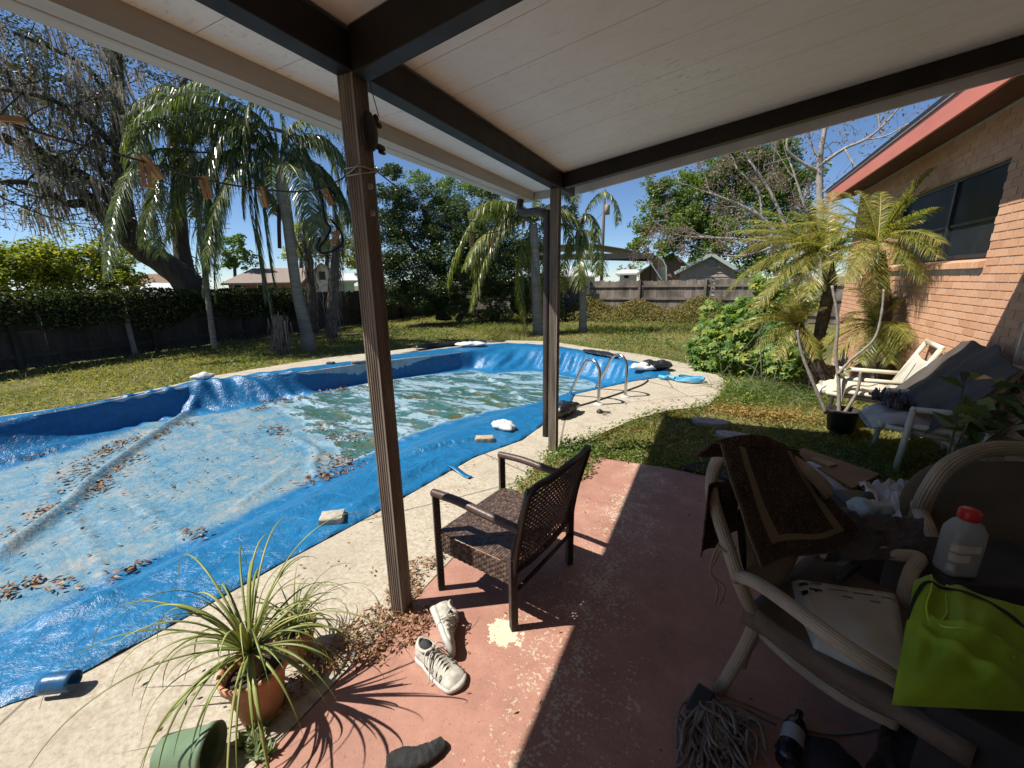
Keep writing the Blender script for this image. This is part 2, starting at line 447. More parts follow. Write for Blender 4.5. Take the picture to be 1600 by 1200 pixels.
kind(MB().prism(slab, -.15, .003).build('patio_slab', m_slab), 'structure')

# ================================================================ blue pool cover
def build_cover():
    st = .032
    xs = np.arange(-8.7, -.3, st); ys = np.arange(-1.6, 9.95, st); X, Y = np.meshgrid(xs, ys); P = np.stack([X.ravel(), Y.ravel()], 1); nx = len(xs)
    dT, nT, iT = seg_dist(P, TARP)
    idx = np.arange(len(P)).reshape(X.shape); q = np.stack([idx[:-1,:-1], idx[:-1,1:], idx[1:,1:], idx[1:,:-1]], -1).reshape(-1, 4)
    q = q[iT[q].any(1)]
    out = ~iT; P[out] = nT[out]
    used = np.unique(q); remap = -np.ones(len(P), int); remap[used] = np.arange(len(used)); P = P[used]; q = remap[q]; edge = out[used]; dT = np.where(edge, 0, dT[used])
    dC, _, iC = seg_dist(P, CREST); dW, _, iW = seg_dist(P, WATER)
    tt = np.where(iW, 1, np.where(iC, dC/(dC+dW+1e-6), 0)); s = tt*tt*(3-2*tt)*.55 + tt*.45
    corner_ = np.exp(-((P[:, 1]-4.2)/.75)**2); steep = np.where((P[:, 0] < -6.0) & (P[:, 1] < 9), (1-(1-tt)**3)*(1-corner_)+s*corner_, s); s = np.where(iC, steep, s)
    z = .014 - .415*s
    n1 = nz(P, .9, 3); n2 = nz(P, 2.6, 9); n3 = nz(P, 7., 5); n4 = nz(P, 15., 2)
    slope = np.clip(4*tt*(1-tt), 0, 1); deck = (~iC).astype(float); flat = iW.astype(float)
    # drag folds fanning over the slopes: noise stretched down the slope
    ang = np.arctan2(P[:, 1]-4, P[:, 0]+5)
    leftside = (P[:, 0] < -6.0)
    fan = np.array([noise.noise(Vector((p[0]*1.1+p[1]*5.5, p[1]*1.2-p[0]*.4, 4.))) for p in P])
    fan2 = np.array([noise.noise(Vector((p[0]*6.5-p[1]*1.2, p[0]*.4+p[1]*.8, 8.))) for p in P])
    far = P[:, 1] > 7.6
    z += slope*np.where(leftside, fan*(.006+.045*corner_), np.where(far, fan2*.11, fan2*.035+n2*.02))
    z += deck*(np.abs(n2)*.018+np.abs(n3)*.010+np.clip(fan2, 0, 1)*.012)
    z += flat*(n1*.006+n2*.006)
    z += (n3*.004+n4*.0022)*(1-.7*slope)
    # slack flap folded along the left wall
    lf = np.exp(-((P[:, 0]+7.55)/.09)**2)*np.clip((3.3-P[:, 1])/1.5, 0, 1); z += lf*.09
    # gathered folds where the left wall turns
    d0, p0 = line_dist(P, [(-7.95,3.1),(-7.6,4.4),(-7.0,5.0)]); z += np.exp(-(d0/.35)**2)*np.sin((P[:, 1]-P[:, 0]*.25)*22+n2*3)*.035
    w42 = -.40
    def px(*L): return [g2(x, y, w42) for x, y in L]
    folds = [(px((-20,890),(17,858),(107,792),(140,755),(250,675),(295,647),(330,632)), .085, .05),
             (px((107,795),(125,825),(180,927),(200,970)), .02, .022), (px((175,755),(225,797),(287,840),(330,860)), .018, .02), (px((240,790),(215,815),(150,815)), .02, .03),
             (px((312,660),(355,682),(400,707)), .018, .02), (px((402,622),(490,655),(585,690),(640,720)), .03, .03), (px((445,615),(520,640),(582,665),(660,700)), .04, .03),
             (px((450,680),(480,695),(497,707),(488,728),(500,760),(512,765)), .05, .03), (px((620,667),(660,685),(690,700)), .03, .025), (px((740,581),(790,603),(830,632)), .05, .035),
             (px((680,585),(760,620),(800,640)), .04, .03), (px((640,610),(720,640),(770,660)), .03, .03), (px((540,610),(640,640),(720,668)), .03, .025),
             (px((90,690),(70,760),(60,830)), .012, .02), (px((320,760),(430,700)), .012, .02), (px((360,800),(470,720)), .03, .03)]
    crease = np.zeros(len(P))
    for L, h, wd in folds:
        d, pr_ = line_dist(P, L); crease = np.maximum(crease, np.exp(-((d-wd*.9)/(wd*.8))**2)*np.clip(np.minimum(pr_, 1-pr_)*8, 0, 1)); z += 1.25* h*np.exp(-(d/wd)**2)*np.clip(np.minimum(pr_, 1-pr_)*8, .15, 1)
    # ridge of slack on the near strip
    for L, h, wd in [([g2(520,818),g2(600,770),g2(640,745),g2(700,712)], .05, .05), ([g2(632,715),g2(700,697),g2(745,690)], .07, .04), ([g2(590,800),g2(700,742),g2(800,700)], .025, .03), ([g2(20,1020,-.2),g2(120,1000,-.15),g2(200,960,-.15)], .05, .05)]:
        d, pr_ = line_dist(P, L); z += h*np.exp(-(d/wd)**2)*np.clip(np.minimum(pr_, 1-pr_)*6, .1, 1)
    z = np.where(iC & ~edge, z, np.maximum(z, .008)); z = np.where(edge & ~iC, .006+np.clip(n3, 0, 1)*.012, z)
    eA = np.concatenate([q[:, 0], q[:, 1], q[:, 2], q[:, 3]]); eB = np.concatenate([q[:, 1], q[:, 2], q[:, 3], q[:, 0]])
    for _ in range(2):
        sm_ = np.zeros(len(z)); ct = np.zeros(len(z)); np.add.at(sm_, eA, z[eB]); np.add.at(ct, eA, 1); np.add.at(sm_, eB, z[eA]); np.add.at(ct, eB, 1)
        z = np.where(edge, z, z*.4+.6*sm_/np.maximum(ct, 1))
    # wet half: beyond a slanting line
    a = np.array(g2(400,615,w42)); b = np.array(g2(500,765,w42)); nrm = np.array([-(b-a)[1], (b-a)[0]]); nrm /= np.linalg.norm(nrm)
    if nrm[1] < 0: nrm = -nrm
    wet = np.clip(((P-a)@nrm+.1+n2*.35)/.5, 0, 1)*np.clip(dW*5, 0, 1)*flat
    dirt = flat*np.clip((dW-.09)*7+n2*.5, 0, 1)
    mb = MB(); mb.v = [(p[0], p[1], h) for p, h in zip(P, z)]; mb.f = q.tolist(); mb.sm = [True]*len(q)
    t = NT('blue_tarpaulin'); co = t.world()
    at = t.n('ShaderNodeAttribute', attribute_name='silt').outputs['Fac']; aw = t.n('ShaderNodeAttribute', attribute_name='wet').outputs['Fac']
    crk = t.noise(17, 5, .6, co, .9); big = t.noise(3.2, 6, .68, co, .5); mid = t.noise(9, 6, .7, co, 1.)
    vo = t.n('ShaderNodeTexVoronoi', feature='DISTANCE_TO_EDGE', Scale=3.4); t.l(t.mixc(.5, co, t.n('ShaderNodeTexNoise', Scale=2.2, Detail=6.).outputs['Color']), vo.inputs['Vector'])
    blue = t.ramp(mid, [(.3, (.008,.10,.235)), (.6, (.014,.155,.335)), (.8, (.05,.24,.42))])
    silt = t.ramp(t.math('ADD', t.math('MULTIPLY', big, .55), t.math('MULTIPLY', crk, .45)), [(.35, (.03,.15,.25)), (.46, (.085,.205,.28)), (.54, (.16,.24,.27)), (.61, (.26,.265,.245)), (.69, (.40,.35,.27))])
    sep = t.n('ShaderNodeSeparateXYZ'); t.l(co, sep.inputs[0])
    fac = t.math('MULTIPLY', at, t.step(t.math('ADD', big, t.math('MULTIPLY', crk, .3)), .31, .56))
    c = t.mixc(t.math('MULTIPLY', fac, .92), blue, silt)
    pud = t.math('ADD', t.math('MULTIPLY', aw, .40), t.math('ADD', t.math('MULTIPLY', t.noise(1.7, 5, .65, t.world((.55, 1.7, 1)), 1.0), .5), t.math('MULTIPLY', t.noise(7, 6, .7, t.world((.6, 1.7, 1)), 1.2), .29))); pm = t.math('MULTIPLY', t.step(pud, .775, .80), t.step(aw, 0., .2))
    wc = t.ramp(t.noise(1.6, 4, .6, co), [(.3, (.10,.10,.04)), (.43, (.045,.105,.075)), (.57, (.05,.15,.16)), (.72, (.16,.125,.045))])
    c = t.mixc(pm, c, wc)
    rim = t.math('MULTIPLY', t.math('MULTIPLY', t.step(pud, .66, .76), t.math('SUBTRACT', 1., pm)), aw); c = t.mixc(t.math('MULTIPLY', rim, .8), c, (.27,.40,.46))  # pale puddle rims: dried silt plus sky reflection put into the colour
    ac = t.n('ShaderNodeAttribute', attribute_name='crease').outputs['Fac']; c = t.mixc(t.math('MULTIPLY', t.math('MULTIPLY', ac, t.step(crk, .45, .62)), .45), c, (.42,.37,.29))
    rough = t.math('ADD', t.math('MULTIPLY', t.math('SUBTRACT', 1., pm), t.math('ADD', .26, t.math('MULTIPLY', fac, .32))), .04)
    h = t.math('ADD', t.math('MULTIPLY', crk, .22), t.math('ADD', t.math('MULTIPLY', mid, .6), t.math('MULTIPLY', t.step(vo.outputs['Distance'], .0, .03), .07)))
    h2 = t.math('MULTIPLY', h, t.math('SUBTRACT', 1., t.math('MULTIPLY', pm, .93)))
    m = t.out(c, rough, t.bump(h2, .75, .035), 0, .5)
    o = mb.build('pool_cover', m)
    for nm, arr in (('silt', dirt), ('wet', wet), ('crease', crease*flat)):
        A = o.data.attributes.new(nm, 'FLOAT', 'POINT'); A.data.foreach_set('value', arr.astype(np.float32))
    tag(o, 'wrinkled blue tarpaulin sagging over the swimming pool', 'pool cover')
    blue_m = plain('tarp_blue', (.016,.15,.34), .35, .3, 9, .3, .006, 40)
    # rolled corner of the hem and a loose strap, parts of the cover
    a = G(68,1068,.05); b = G(118,1062,.05)
    mbr = MB(); pts = [a+(b-a)*k/6 for k in range(7)]
    d = (b-a)/np.linalg.norm(b-a); u = np.array([0,0,1.]); sd = np.cross(d, u)
    def roll(i, j):
        an = -math.pi*.35 + j*math.pi*1.75; r = .042*(1-.25*j); q_ = a+(b-a)*i
        return tuple(q_ + u*(math.sin(an)*r) + sd*(math.cos(an)*r*1.0))
    mbr.grid(roll, 6, 16); mbr.build('rolled_hem', plain('tarp_blue_dull', (.014,.085,.20), .4, .35, 9, .3, .006, 40), o, solid=.002)
    p0 = G(700,728,.02); p1 = G(735,746,.012); mbs = MB()
    dd = (p1-p0); L_ = np.linalg.norm(dd); dd /= L_; s2 = np.array([-dd[1], dd[0], 0])
    mbs.grid(lambda i, j: tuple(p0+dd*L_*i+s2*.025*(j-.5)*2+np.array([0,0,.012*math.sin(i*6)+.006])), 10, 2); mbs.build('strap', blue_m, o, solid=.002)
    return o
cover = build_cover()

# ================================================================ grass and weeds
def in_view(P, mx=70):
    v = P-CAM; k = v@FW; x = 800+FPX*(v@RT)/k; y = 600+FPX*(v@DN)/k
    return (k > .3) & (x > -mx) & (x < 1600+mx) & (y < 1300)
def lawn_points(n, box, zpow=0.):
    x0, y0, x1, y1 = box
    P = np.stack([rng.uniform(x0, x1, n), rng.uniform(y0, y1, n)], 1)
    _, _, i1 = seg_dist(P, DECK_OUT); _, _, i2 = seg_dist(P, slab)
    P = P[~i1 & ~i2 & (P[:, 0] < 2.15)]
    P3 = np.c_[P, np.full(len(P), -.05)]; return P3[in_view(P3)]
def edge_noise(P, s=1.2): return np.array([noise.noise(Vector((p[0]*s, p[1]*s, 1.7))) for p in P])
m_grass = leafmat('grass_blades', [(.06,.085,.018), (.14,.155,.035), (.25,.24,.07), (.38,.32,.13), (.48,.38,.20)], .55, .4, .3, .55)
m_weed = leafmat('weed_leaves', [(.04,.09,.014), (.085,.15,.025), (.15,.21,.04), (.25,.26,.07)], .5, .35, .35, 1.3)
mbg = MB()
def sow(P, h, wd, droop=.45, lean=.55):
    n = len(P)
    if n == 0: return
    d = rng.normal(size=(n, 3))*lean; d[:, 2] = 1
    v, q = blade_quads(P, d, h*rng.uniform(.5, 1.3, n), wd*rng.uniform(.7, 1.3, n), droop, 2); mbg.addnp(v, q)
far = lawn_points(75000, (-13, 3.0, 2.1, 18.2)); k = edge_noise(far, .8); far = far[(k > -.30+rng.normal(size=len(k))*.2)]; sow(far, .13, .017)
left = lawn_points(42000, (-13, .6, -8.2, 9.5)); k = edge_noise(left, .9); left = left[(k > -.14+rng.normal(size=len(k))*.2)]; sow(left, .09, .013, .6, .8)
P_ = np.c_[-12.9+np.abs(rng.normal(size=2600))*.55, rng.uniform(.5, 17, 2600), np.full(2600, -.05)]; sow(P_, .26, .014, .4, .45)
tuft = lawn_points(9000, (-12.5, 1, 2.1, 18)); k = edge_noise(tuft, 2.2); tuft = tuft[k > .32]; sow(tuft, .20, .014, .5, .6)
tall = lawn_points(26000, (-9, 9.6, 1.5, 18.)); k = edge_noise(tall, .45); tall = tall[k > .08]; sow(tall, .30, .014, .4, .4)
near = lawn_points(60000, (-1.6, 3.3, 2.1, 7.5)); k = edge_noise(near, 1.6); near = near[k > -.22+rng.normal(size=len(k))*.15]; sow(near, .085, .006, .6, .8)
P = np.stack([rng.uniform(-1.35, -.78, 2600), rng.uniform(2.35, 3.9, 2600)], 1); kk = np.array([noise.noise(Vector((p[0]*4, p[1]*4, 3.))) for p in P])
mid_ = -1.12+.08*np.sin(P[:, 1]*4); P = P[(np.abs(P[:, 0]-mid_) < .10+.13*np.clip((P[:, 1]-2.4)/1., 0, 1)+kk*.14)]; P3 = np.c_[P, np.full(len(P), .003)]; sow(P3, .06, .006, .6, .9)
ed_ = [np.array(p) for p in DECK_OUT[1:12]]; pts_ = []
for a_, b_ in zip(ed_[:-1], ed_[1:]):
    for _ in range(int(np.linalg.norm(b_-a_)*420)):
        p = a_+(b_-a_)*random.random(); o_ = noise.noise(Vector((p[0]*3, p[1]*3, 2.)))*.10; d_ = (b_-a_)/np.linalg.norm(b_-a_); pts_.append((*(p+np.array([d_[1], -d_[0]])*(random.gauss(.03, .06)+o_)), -.01))
pts_ = np.array(pts_); sow(pts_, .08, .006, .7, .9)
kind(mbg.build('grass', m_grass), 'stuff')
mbw = MB()
wp = [P3[:int(len(P3)*.9)]]
nw = lawn_points(26000, (-1.5, 3.4, 2.1, 7.2)); k = edge_noise(nw, 1.1); nw = nw[k > .0]; wp.append(nw)
fw_ = lawn_points(17000, (-11, 5.0, 1.5, 18.)); k = edge_noise(fw_, .6); fw_ = fw_[k > .05]
wp.append(pts_[::2]); A = np.concatenate(wp); A = A.copy(); A[:, 2] += rng.uniform(.02, .085, len(A))
v, q = leaf_quads(A, .030, .022, .75); mbw.addnp(v, q)
fw_ = fw_.copy(); fw_[:, 2] += rng.uniform(.03, .2, len(fw_)); v, q = leaf_quads(fw_, .07, .045, .6); mbw.addnp(v, q)
kind(mbw.build('ground_cover_weeds', m_weed), 'stuff')
# weeds gone to seed in front of the far fence
mbv = MB(); n = 30000
P = np.stack([rng.uniform(-7.2, 2.6, n), 18.25-np.abs(rng.normal(size=n))*.75], 1); hh = np.array([.62+.45*noise.noise(Vector((p[0]*.9, p[1]*.9, 6.))) for p in P]); z = rng.uniform(0, 1, n)**.8*np.clip(hh, .2, 1.2)*1.15*np.clip(1.2-(18.25-P[:, 1])*.45, .1, 1)
v, q = leaf_quads(np.c_[P, z-.05], .085, .055, .3); mbv.addnp(v, q)
kind(mbv.build('fence_weeds', leafmat('dry_weeds', [(.07,.10,.025), (.14,.15,.045), (.26,.21,.09), (.30,.19,.09), (.12,.16,.04)], .7, .3, .2, .7)), 'stuff')

# dead leaves lying on the slab, deck and the cover
m_dead = leafmat('dead_leaves', [(.08,.04,.022), (.19,.095,.045), (.33,.18,.085), (.50,.34,.18)], .7, .1, .3, 3., (1.1, 1., .8))
mbl = MB()
pl = [g2(*p) for p in [(690,872),(655,905),(640,965),(672,950),(668,990),(590,1035),(520,1045),(470,1090),(430,1120),(480,1040),(540,985),(600,945),(640,880)]]
n = 3700; P = np.stack([rng.uniform(-1.75, -1.0, n), rng.uniform(.7, 1.9, n)], 1); d, _, ins = seg_dist(P, pl); P = P[ins | (d < .03*rng.random(n))]
v, q = leaf_quads(np.c_[P, .006+rng.uniform(0, .022, len(P))], .030, .012, .85); mbl.addnp(v, q)
P = P[rng.random(len(P)) < .5]; d_ = rng.normal(size=(len(P), 3)); d_[:, 2] *= .25; v, q = blade_quads(np.c_[P, np.full(len(P), .014)], d_, rng.uniform(.03, .12, len(P)), .0022, .1, 2); mbl.addnp(v, q)
def streak(px, n, sp, z=-.385, L=.06):
    pts = [np.array(g2(x, y, z)) for x, y in px]; o = []
    for _ in range(n):
        i = random.randrange(len(pts)-1); tt = random.random(); p = pts[i]*(1-tt)+pts[i+1]*tt; p = p+rng.normal(size=2)*sp; o.append((p[0], p[1], z+random.random()*.02))
    v, q = leaf_quads(np.array(o), L, L*.4, .85); mbl.addnp(v, q)
for args in [(((100,765),(150,715),(190,690)), 170, .10), (((125,780),(160,755),(205,715)), 130, .07), (((35,820),(95,785)), 60, .08), (((230,690),(265,672)), 50, .05), (((0,925),(30,918),(55,908)), 36, .05), (((175,905),(225,880)), 22, .04),
             (((85,925),(92,905)), 14, .03), (((200,690),(215,680)), 20, .05), (((40,710),(75,705)), 50, .06), (((500,615),(545,605)), 70, .12), (((410,625),(470,625)), 90, .12), (((400,640),(415,635)), 40, .08), (((520,710),(545,730),(555,735)), 150, .12),
             (((490,745),(505,750)), 60, .08), (((500,660),(530,685)), 60, .10), (((420,665),(445,680)), 60, .08), (((540,680),(560,690)), 40, .12), (((555,610),(580,603)), 40, .1), (((0,720),(60,712)), 50, .08), (((280,660),(300,663)), 25, .05), (((300,830),(310,836)), 16, .08)]: streak(*args)
P = np.c_[rng.uniform(-7.3, -3.7, 420), rng.uniform(.5, 8, 420)]; d, _, ins = seg_dist(P, WATER); P = P[ins]; v, q = leaf_quads(np.c_[P, np.full(len(P), -.38)], .05, .02, .9); mbl.addnp(v, q)
P = np.c_[rng.uniform(-2.2, -1.3, 70), rng.uniform(.4, 3.2, 70)]; v, q = leaf_quads(np.c_[P, np.full(len(P), .022)], .03, .012, .9); mbl.addnp(v, q)
P = np.c_[rng.uniform(-1.2, .5, 60), rng.uniform(.8, 3.4, 60)]; v, q = leaf_quads(np.c_[P, np.full(len(P), .010)], .022, .009, .9); mbl.addnp(v, q)
P = np.c_[rng.uniform(-1.2, .6, 90), rng.uniform(3.6, 6, 90)]; v, q = leaf_quads(np.c_[P, np.full(len(P), .02)], .05, .02, .7); mbl.addnp(v, q)
kind(mbl.build('dead_leaf_litter', m_dead), 'stuff')
# ================================================================ patio cover
m_bronze = plain('dark_bronze_paint', (.030,.023,.019), .5, .35, 5, .08, .002, 90, spec=.22)
t = NT('weathered_post_paint'); co = t.world((10, 10, .9)); f = t.noise(2.2, 7, .7, co); f2 = t.noise(40, 4, .6, t.world())
c = t.ramp(f, [(.3, (.11,.088,.07)), (.5, (.215,.175,.14)), (.68, (.34,.28,.225))]); rs = t.noise(7, 5, .7, t.world((1, 1, .5)))
c = t.mixc(t.step(rs, .68, .75), c, (.09,.03,.02)); m_post = t.out(c, .62, t.bump(f2, .3, .003), 0, .35)
t = NT('roof_panel_white'); co = t.world(); big = t.noise(1.6, 5, .6, co); mil = t.noise(16, 7, .8, t.world((.5, 1.4, 1)), .6); spot = t.noise(30, 4, .65, t.world((.9, 1.2, 1)))
c = t.ramp(big, [(.3, (.80,.745,.66)), (.7, (.88,.84,.77))])
c = t.mixc(t.math('MULTIPLY', t.step(mil, .5, .8), .3), c, (.42,.38,.33))
patch = t.step(t.noise(1.1, 3, .5, co), .42, .6); c = t.mixc(t.math('MULTIPLY', t.math('MULTIPLY', t.step(spot, .58, .74), patch), .6), c, (.36,.32,.28))
m_roof = t.out(c, .5, t.bump(big, .1, .004), 0, .3)
m_gut = plain('gutter_beige', (.52,.46,.38), .45, .22, 3, .12, .003, 30, stretch=(4, .4, 4))
m_trim = plain('trim_grey_white', (.55,.53,.50), .5, .2, 3, .08, .003, 30)
RS = .15; Y0, Y1 = -4.4, 4.27
def zr(x): return 2.545+(RS if x > -1.28 else .036)*(x+1.28)
roof = thing('patio_cover', 'flat white panel patio cover on dark bronze beams and fluted posts', 'patio cover', (-1.32, 1.37, 0))
mb = MB(); y = Y0; k = 0
while y < Y1-.01:
    y2 = min(y+.305, Y1); e = .0017
    for xa, xb in ((-1.80, -1.281), (-1.279, 1.74)):
        mb.add([(xa, y+e, zr(xa)), (xb, y+e, zr(xb)), (xb, y2-e, zr(xb)), (xa, y2-e, zr(xa)),
            (xa, y+e, zr(xa)+.05), (xb, y+e, zr(xb)+.05), (xb, y2-e, zr(xb)+.05), (xa, y2-e, zr(xa)+.05)], [(0,3,2,1),(4,5,6,7),(0,1,5,4),(1,2,6,5),(2,3,7,6),(3,0,4,7)])
    y = y2
mb.add([(-1.81, Y0, zr(-1.81)+.056), (-1.28, Y0, zr(-1.28)+.056), (1.74, Y0, zr(1.74)+.056), (1.74, Y1, zr(1.74)+.056), (-1.28, Y1, zr(-1.28)+.056), (-1.81, Y1, zr(-1.81)+.056)], [(0,1,4,5), (1,2,3,4)])
mb.build('roof_panel', m_roof, roof)
mb = MB(); mb.box((-1.362, Y0, 2.405), (-1.278, 4.05, 2.530)); mb.build('beam', m_bronze, roof, bevel=.004)
def rafter(y0, y1, h, x0=-1.276, x1=1.735, lift=.0):
    m = MB(); zb = lambda x: zr(x)-h-.004
    m.add([(x0,y0,zb(x0)),(x1,y0,zb(x1)),(x1,y1,zb(x1)),(x0,y1,zb(x0)),(x0,y0,zr(x0)-.004),(x1,y0,zr(x1)-.004),(x1,y1,zr(x1)-.004),(x0,y1,zr(x0)-.004)], [(0,3,2,1),(4,5,6,7),(0,1,5,4),(1,2,6,5),(2,3,7,6),(3,0,4,7)])
    return m.build('rafter', m_bronze, roof, bevel=.004)
rafter(1.325, 1.405, .150); rafter(3.72, 3.80, .118); rafter(-1.0, -.92, .15)
m = MB(); zb = lambda x: zr(x)-.075
for xa, xb in ((-1.78, -1.28), (-1.28, 1.74)):
    m.add([(xa,Y1+.002,zb(xa)),(xb,Y1+.002,zb(xb)),(xb,Y1+.028,zb(xb)),(xa,Y1+.028,zb(xa)),(xa,Y1+.002,zr(xa)+.07),(xb,Y1+.002,zr(xb)+.07),(xb,Y1+.028,zr(xb)+.07),(xa,Y1+.028,zr(xa)+.07)], [(0,3,2,1),(4,5,6,7),(0,1,5,4),(2,3,7,6)]+([(3,0,4,7)] if xa < -1.5 else [(1,2,6,5)]))
m.build('end_trim', m_trim, roof)
# gutter: open-topped trough with a pressed line along its bottom
m = MB(); gx0, gx1, gz0, gz1 = -1.965, -1.785, 2.44, 2.526; gy0, gy1 = Y0, Y1+.03
prof = [(gx1, gz1), (gx1, gz0), (-1.862, gz0), (-1.866, gz0+.006), (-1.872, gz0+.006), (-1.876, gz0), (gx0+.012, gz0), (gx0, gz0+.012), (gx0, gz0+.05), (gx0-.014, gz0+.075), (gx0-.014, gz0+.105), (gx0+.006, gz0+.105)]
ys = np.linspace(gy0, gy1, 12); vs_ = [(x, yy, z) for yy in ys for x, z in prof]; n = len(prof)
m.add(vs_, [(j*n+i, j*n+i+1, (j+1)*n+i+1, (j+1)*n+i) for j in range(len(ys)-1) for i in range(n-1)])
for yy in (gy0, gy1): m.add([(x, yy, z) for x, z in prof], [list(range(n))])
m.build('gutter', m_gut, roof, solid=.003)
def fluted(cx, cy, a=.038, gr=.0035, nfl=5):
    pts = []
    side = []
    for i in range(nfl):
        u0 = -1+.16+(2-.32)*i/nfl; u1 = -1+.16+(2-.32)*(i+1)/nfl; w_ = (u1-u0)
        side += [(u0*a, 0), ((u0+w_*.22)*a, -gr), ((u0+w_*.72)*a, -gr), ((u0+w_*.92)*a, 0)]
    base = [(-a, 0)] + side
    for r_ in range(4):
        an = r_*math.pi/2
        for u, d in base:
            x, y_ = u, -(a+d); pts.append((cx+x*math.cos(an)-y_*math.sin(an), cy+x*math.sin(an)+y_*math.cos(an)))
    return pts
post_tops = []
for (px_, py_) in ((-1.32, 1.37), (-1.32, 3.64)):
    mb = MB(); mb.prism(fluted(px_, py_), .002, 2.403); mb.build('post', m_post, roof)
m = MB(); ctr = [(-1.87, 4.12, 2.44), (-1.87, 4.10, 2.37), (-1.79, 3.98, 2.295), (-1.50, 3.70, 2.245), (-1.405, 3.64, 2.19), (-1.392, 3.63, 2.05), (-1.392, 3.63, .14)]
P_ = smooth_path(ctr, 5)
m.tube(P_, .034, 10, lobes=lambda a, i: 1+.10*math.cos(4*a)+.0*i); m.build('downspout', plain('downspout_brown', (.055,.042,.036), .5, .3, 6, .15, .004, 50), roof)
for z in (2.02, 1.92): MB().lathe([(.0, .008), (.011, .007), (.013, 0)], (-1.2815, 1.372, z), 10, axis=(1, 0, 0)).build('bolt_head', plain('bolt_steel', (.35,.33,.31), .45, .2, metal=.7), roof)

# ================================================================ brick house
HX = 2.2; HY0, HY1 = -5.0, 10.05; HZ = 3.10
house = thing('brick_house', 'orange brick house with red fascia and dark window', 'house', (HX, 5, 0))
t = NT('orange_brick'); g = t.n('ShaderNodeNewGeometry'); r = g.outputs['Random Per Island']; co = t.world(); f = t.noise(26, 6, .7, co)
c = t.ramp(r, [(.0, (.53,.295,.175)), (.35, (.58,.33,.20)), (.7, (.61,.36,.225)), (1., (.50,.265,.15))]); c = t.mixc(t.math('MULTIPLY', t.step(f, .45, .75), .35), c, (.30,.14,.085)); m_brick = t.out(c, .85, t.bump(f, .35, .004), 0, .2)
m_mort = plain('mortar', (.52,.45,.37), .9, .25, 14, .4, .004, 60, spec=.1)
WY0, WY1, WZ0, WZ1 = 5.44, 7.968, 1.80, 2.64
mb = MB()
BL, BH, J = .2032, .0714, .010
nrow = int(HZ/BH)
for r_ in range(nrow):
    z0 = r_*BH+.004; z1 = z0+BH-J
    y = HY1 - (r_ % 2)*BL/2
    yy = 3.6 - (r_ % 2)*BL/2
    while yy < HY1:
        a_, b_ = max(yy, 3.6), min(yy+BL-J, HY1); yy += BL
        if b_-a_ < .02: continue
        if z1 > WZ0-.10 and z0 < WZ1:
            if a_ > WY0-.001 and b_ < WY1+.001: continue
            if a_ < WY0 < b_: b_ = WY0
            if a_ < WY1 < b_: a_ = WY1
            if b_-a_ < .02: continue
        jx = random.uniform(-.0012, .0012)
        mb.box((HX-.008+jx, a_, z0), (HX+.06, b_, z1))
mb.build('brick_facing', m_brick, house, bevel=.002)
mb = MB()
mb.box((HX, HY0, -.05), (HX+.12, WY0, HZ)); mb.box((HX, WY1+.005, -.05), (HX+.12, HY1-.12, HZ)); mb.box((HX, WY0, -.05), (HX+.12, WY1, WZ0-.10)); mb.box((HX, WY0, WZ1), (HX+.12, WY1, HZ))
mb.box((HX+.004, HY1-.12, -.05), (9.0, HY1-.002, HZ)); mb.box((-1.25, -2.9, -.02), (HX-.002, -2.75, 2.52)); mb.build('wall', m_mort, house)  # also an unseen back wall, inferred from the dark patio and added to darken it
# sloping rowlock sill
mb = MB(); y = WY0
while y < WY1-.01:
    y2 = min(y+.068, WY1); mb.add([(HX-.050,y,WZ0-.105),(HX+.1,y,WZ0-.085),(HX+.1,y2-.008,WZ0-.085),(HX-.050,y2-.008,WZ0-.105),(HX-.050,y,WZ0-.045),(HX+.1,y,WZ0-.008),(HX+.1,y2-.008,WZ0-.008),(HX-.050,y2-.008,WZ0-.045)], [(0,3,2,1),(4,5,6,7),(0,1,5,4),(1,2,6,5),(2,3,7,6),(3,0,4,7)]); y = y2
mb.build('brick_sill', m_brick, house, bevel=.002)
m_alu = plain('dark_aluminium', (.045,.045,.05), .4, .2, 6, .05, .002, 60, metal=.3)
wf = MB(); FX = HX+.055
for lo, hi in (((FX,WY0+.002,WZ0),(FX+.05,WY1-.002,WZ0+.035)), ((FX,WY0+.002,WZ1-.035),(FX+.05,WY1-.002,WZ1-.002)), ((FX,WY0+.002,WZ0+.036),(FX+.05,WY0+.037,WZ1-.036)), ((FX,WY1-.037,WZ0+.036),(FX+.05,WY1-.002,WZ1-.036)), ((FX-.006,6.49,WZ0+.036),(FX+.05,6.54,WZ1-.036))): wf.box(lo, hi)
wf.box((FX+.004,WY0+.038,2.135),(FX+.04,6.488,2.165)); wf.box((FX+.004,6.542,2.135),(FX+.04,WY1-.038,2.165))
win = wf.build('window', m_alu, house, bevel=.002)
t = NT('dark_screened_glass'); f = t.noise(3, 4, .6, t.world()); c = t.ramp(f, [(.3, (.010,.013,.017)), (.7, (.022,.026,.032))]); m_glass = t.out(c, .45, None, 0, .15)
MB().box((FX+.018,WY0+.03,WZ0+.03),(FX+.026,WY1-.03,WZ1-.03)).build('pane', m_glass, win)
mb = MB(); mb.bar((HX-.02,4.62,.3),(HX-.02,4.60,1.75),.022,.022); mb.build('conduit', plain('conduit_white', (.6,.57,.5), .5, .15), house)
m_fas = plain('salmon_fascia', (.56,.175,.115), .45, .15, 2.5, .05, .002, 40, stretch=(1, .3, 1))
ex = 1.75
mb = MB(); y = HY0
for y2 in (4.05, 6.9, 9.6, 10.35):
    mb.box((ex-.012, y+.002, 2.985), (ex+.012, y2-.002, 3.175)); y = y2
mb.build('fascia', m_fas, house)
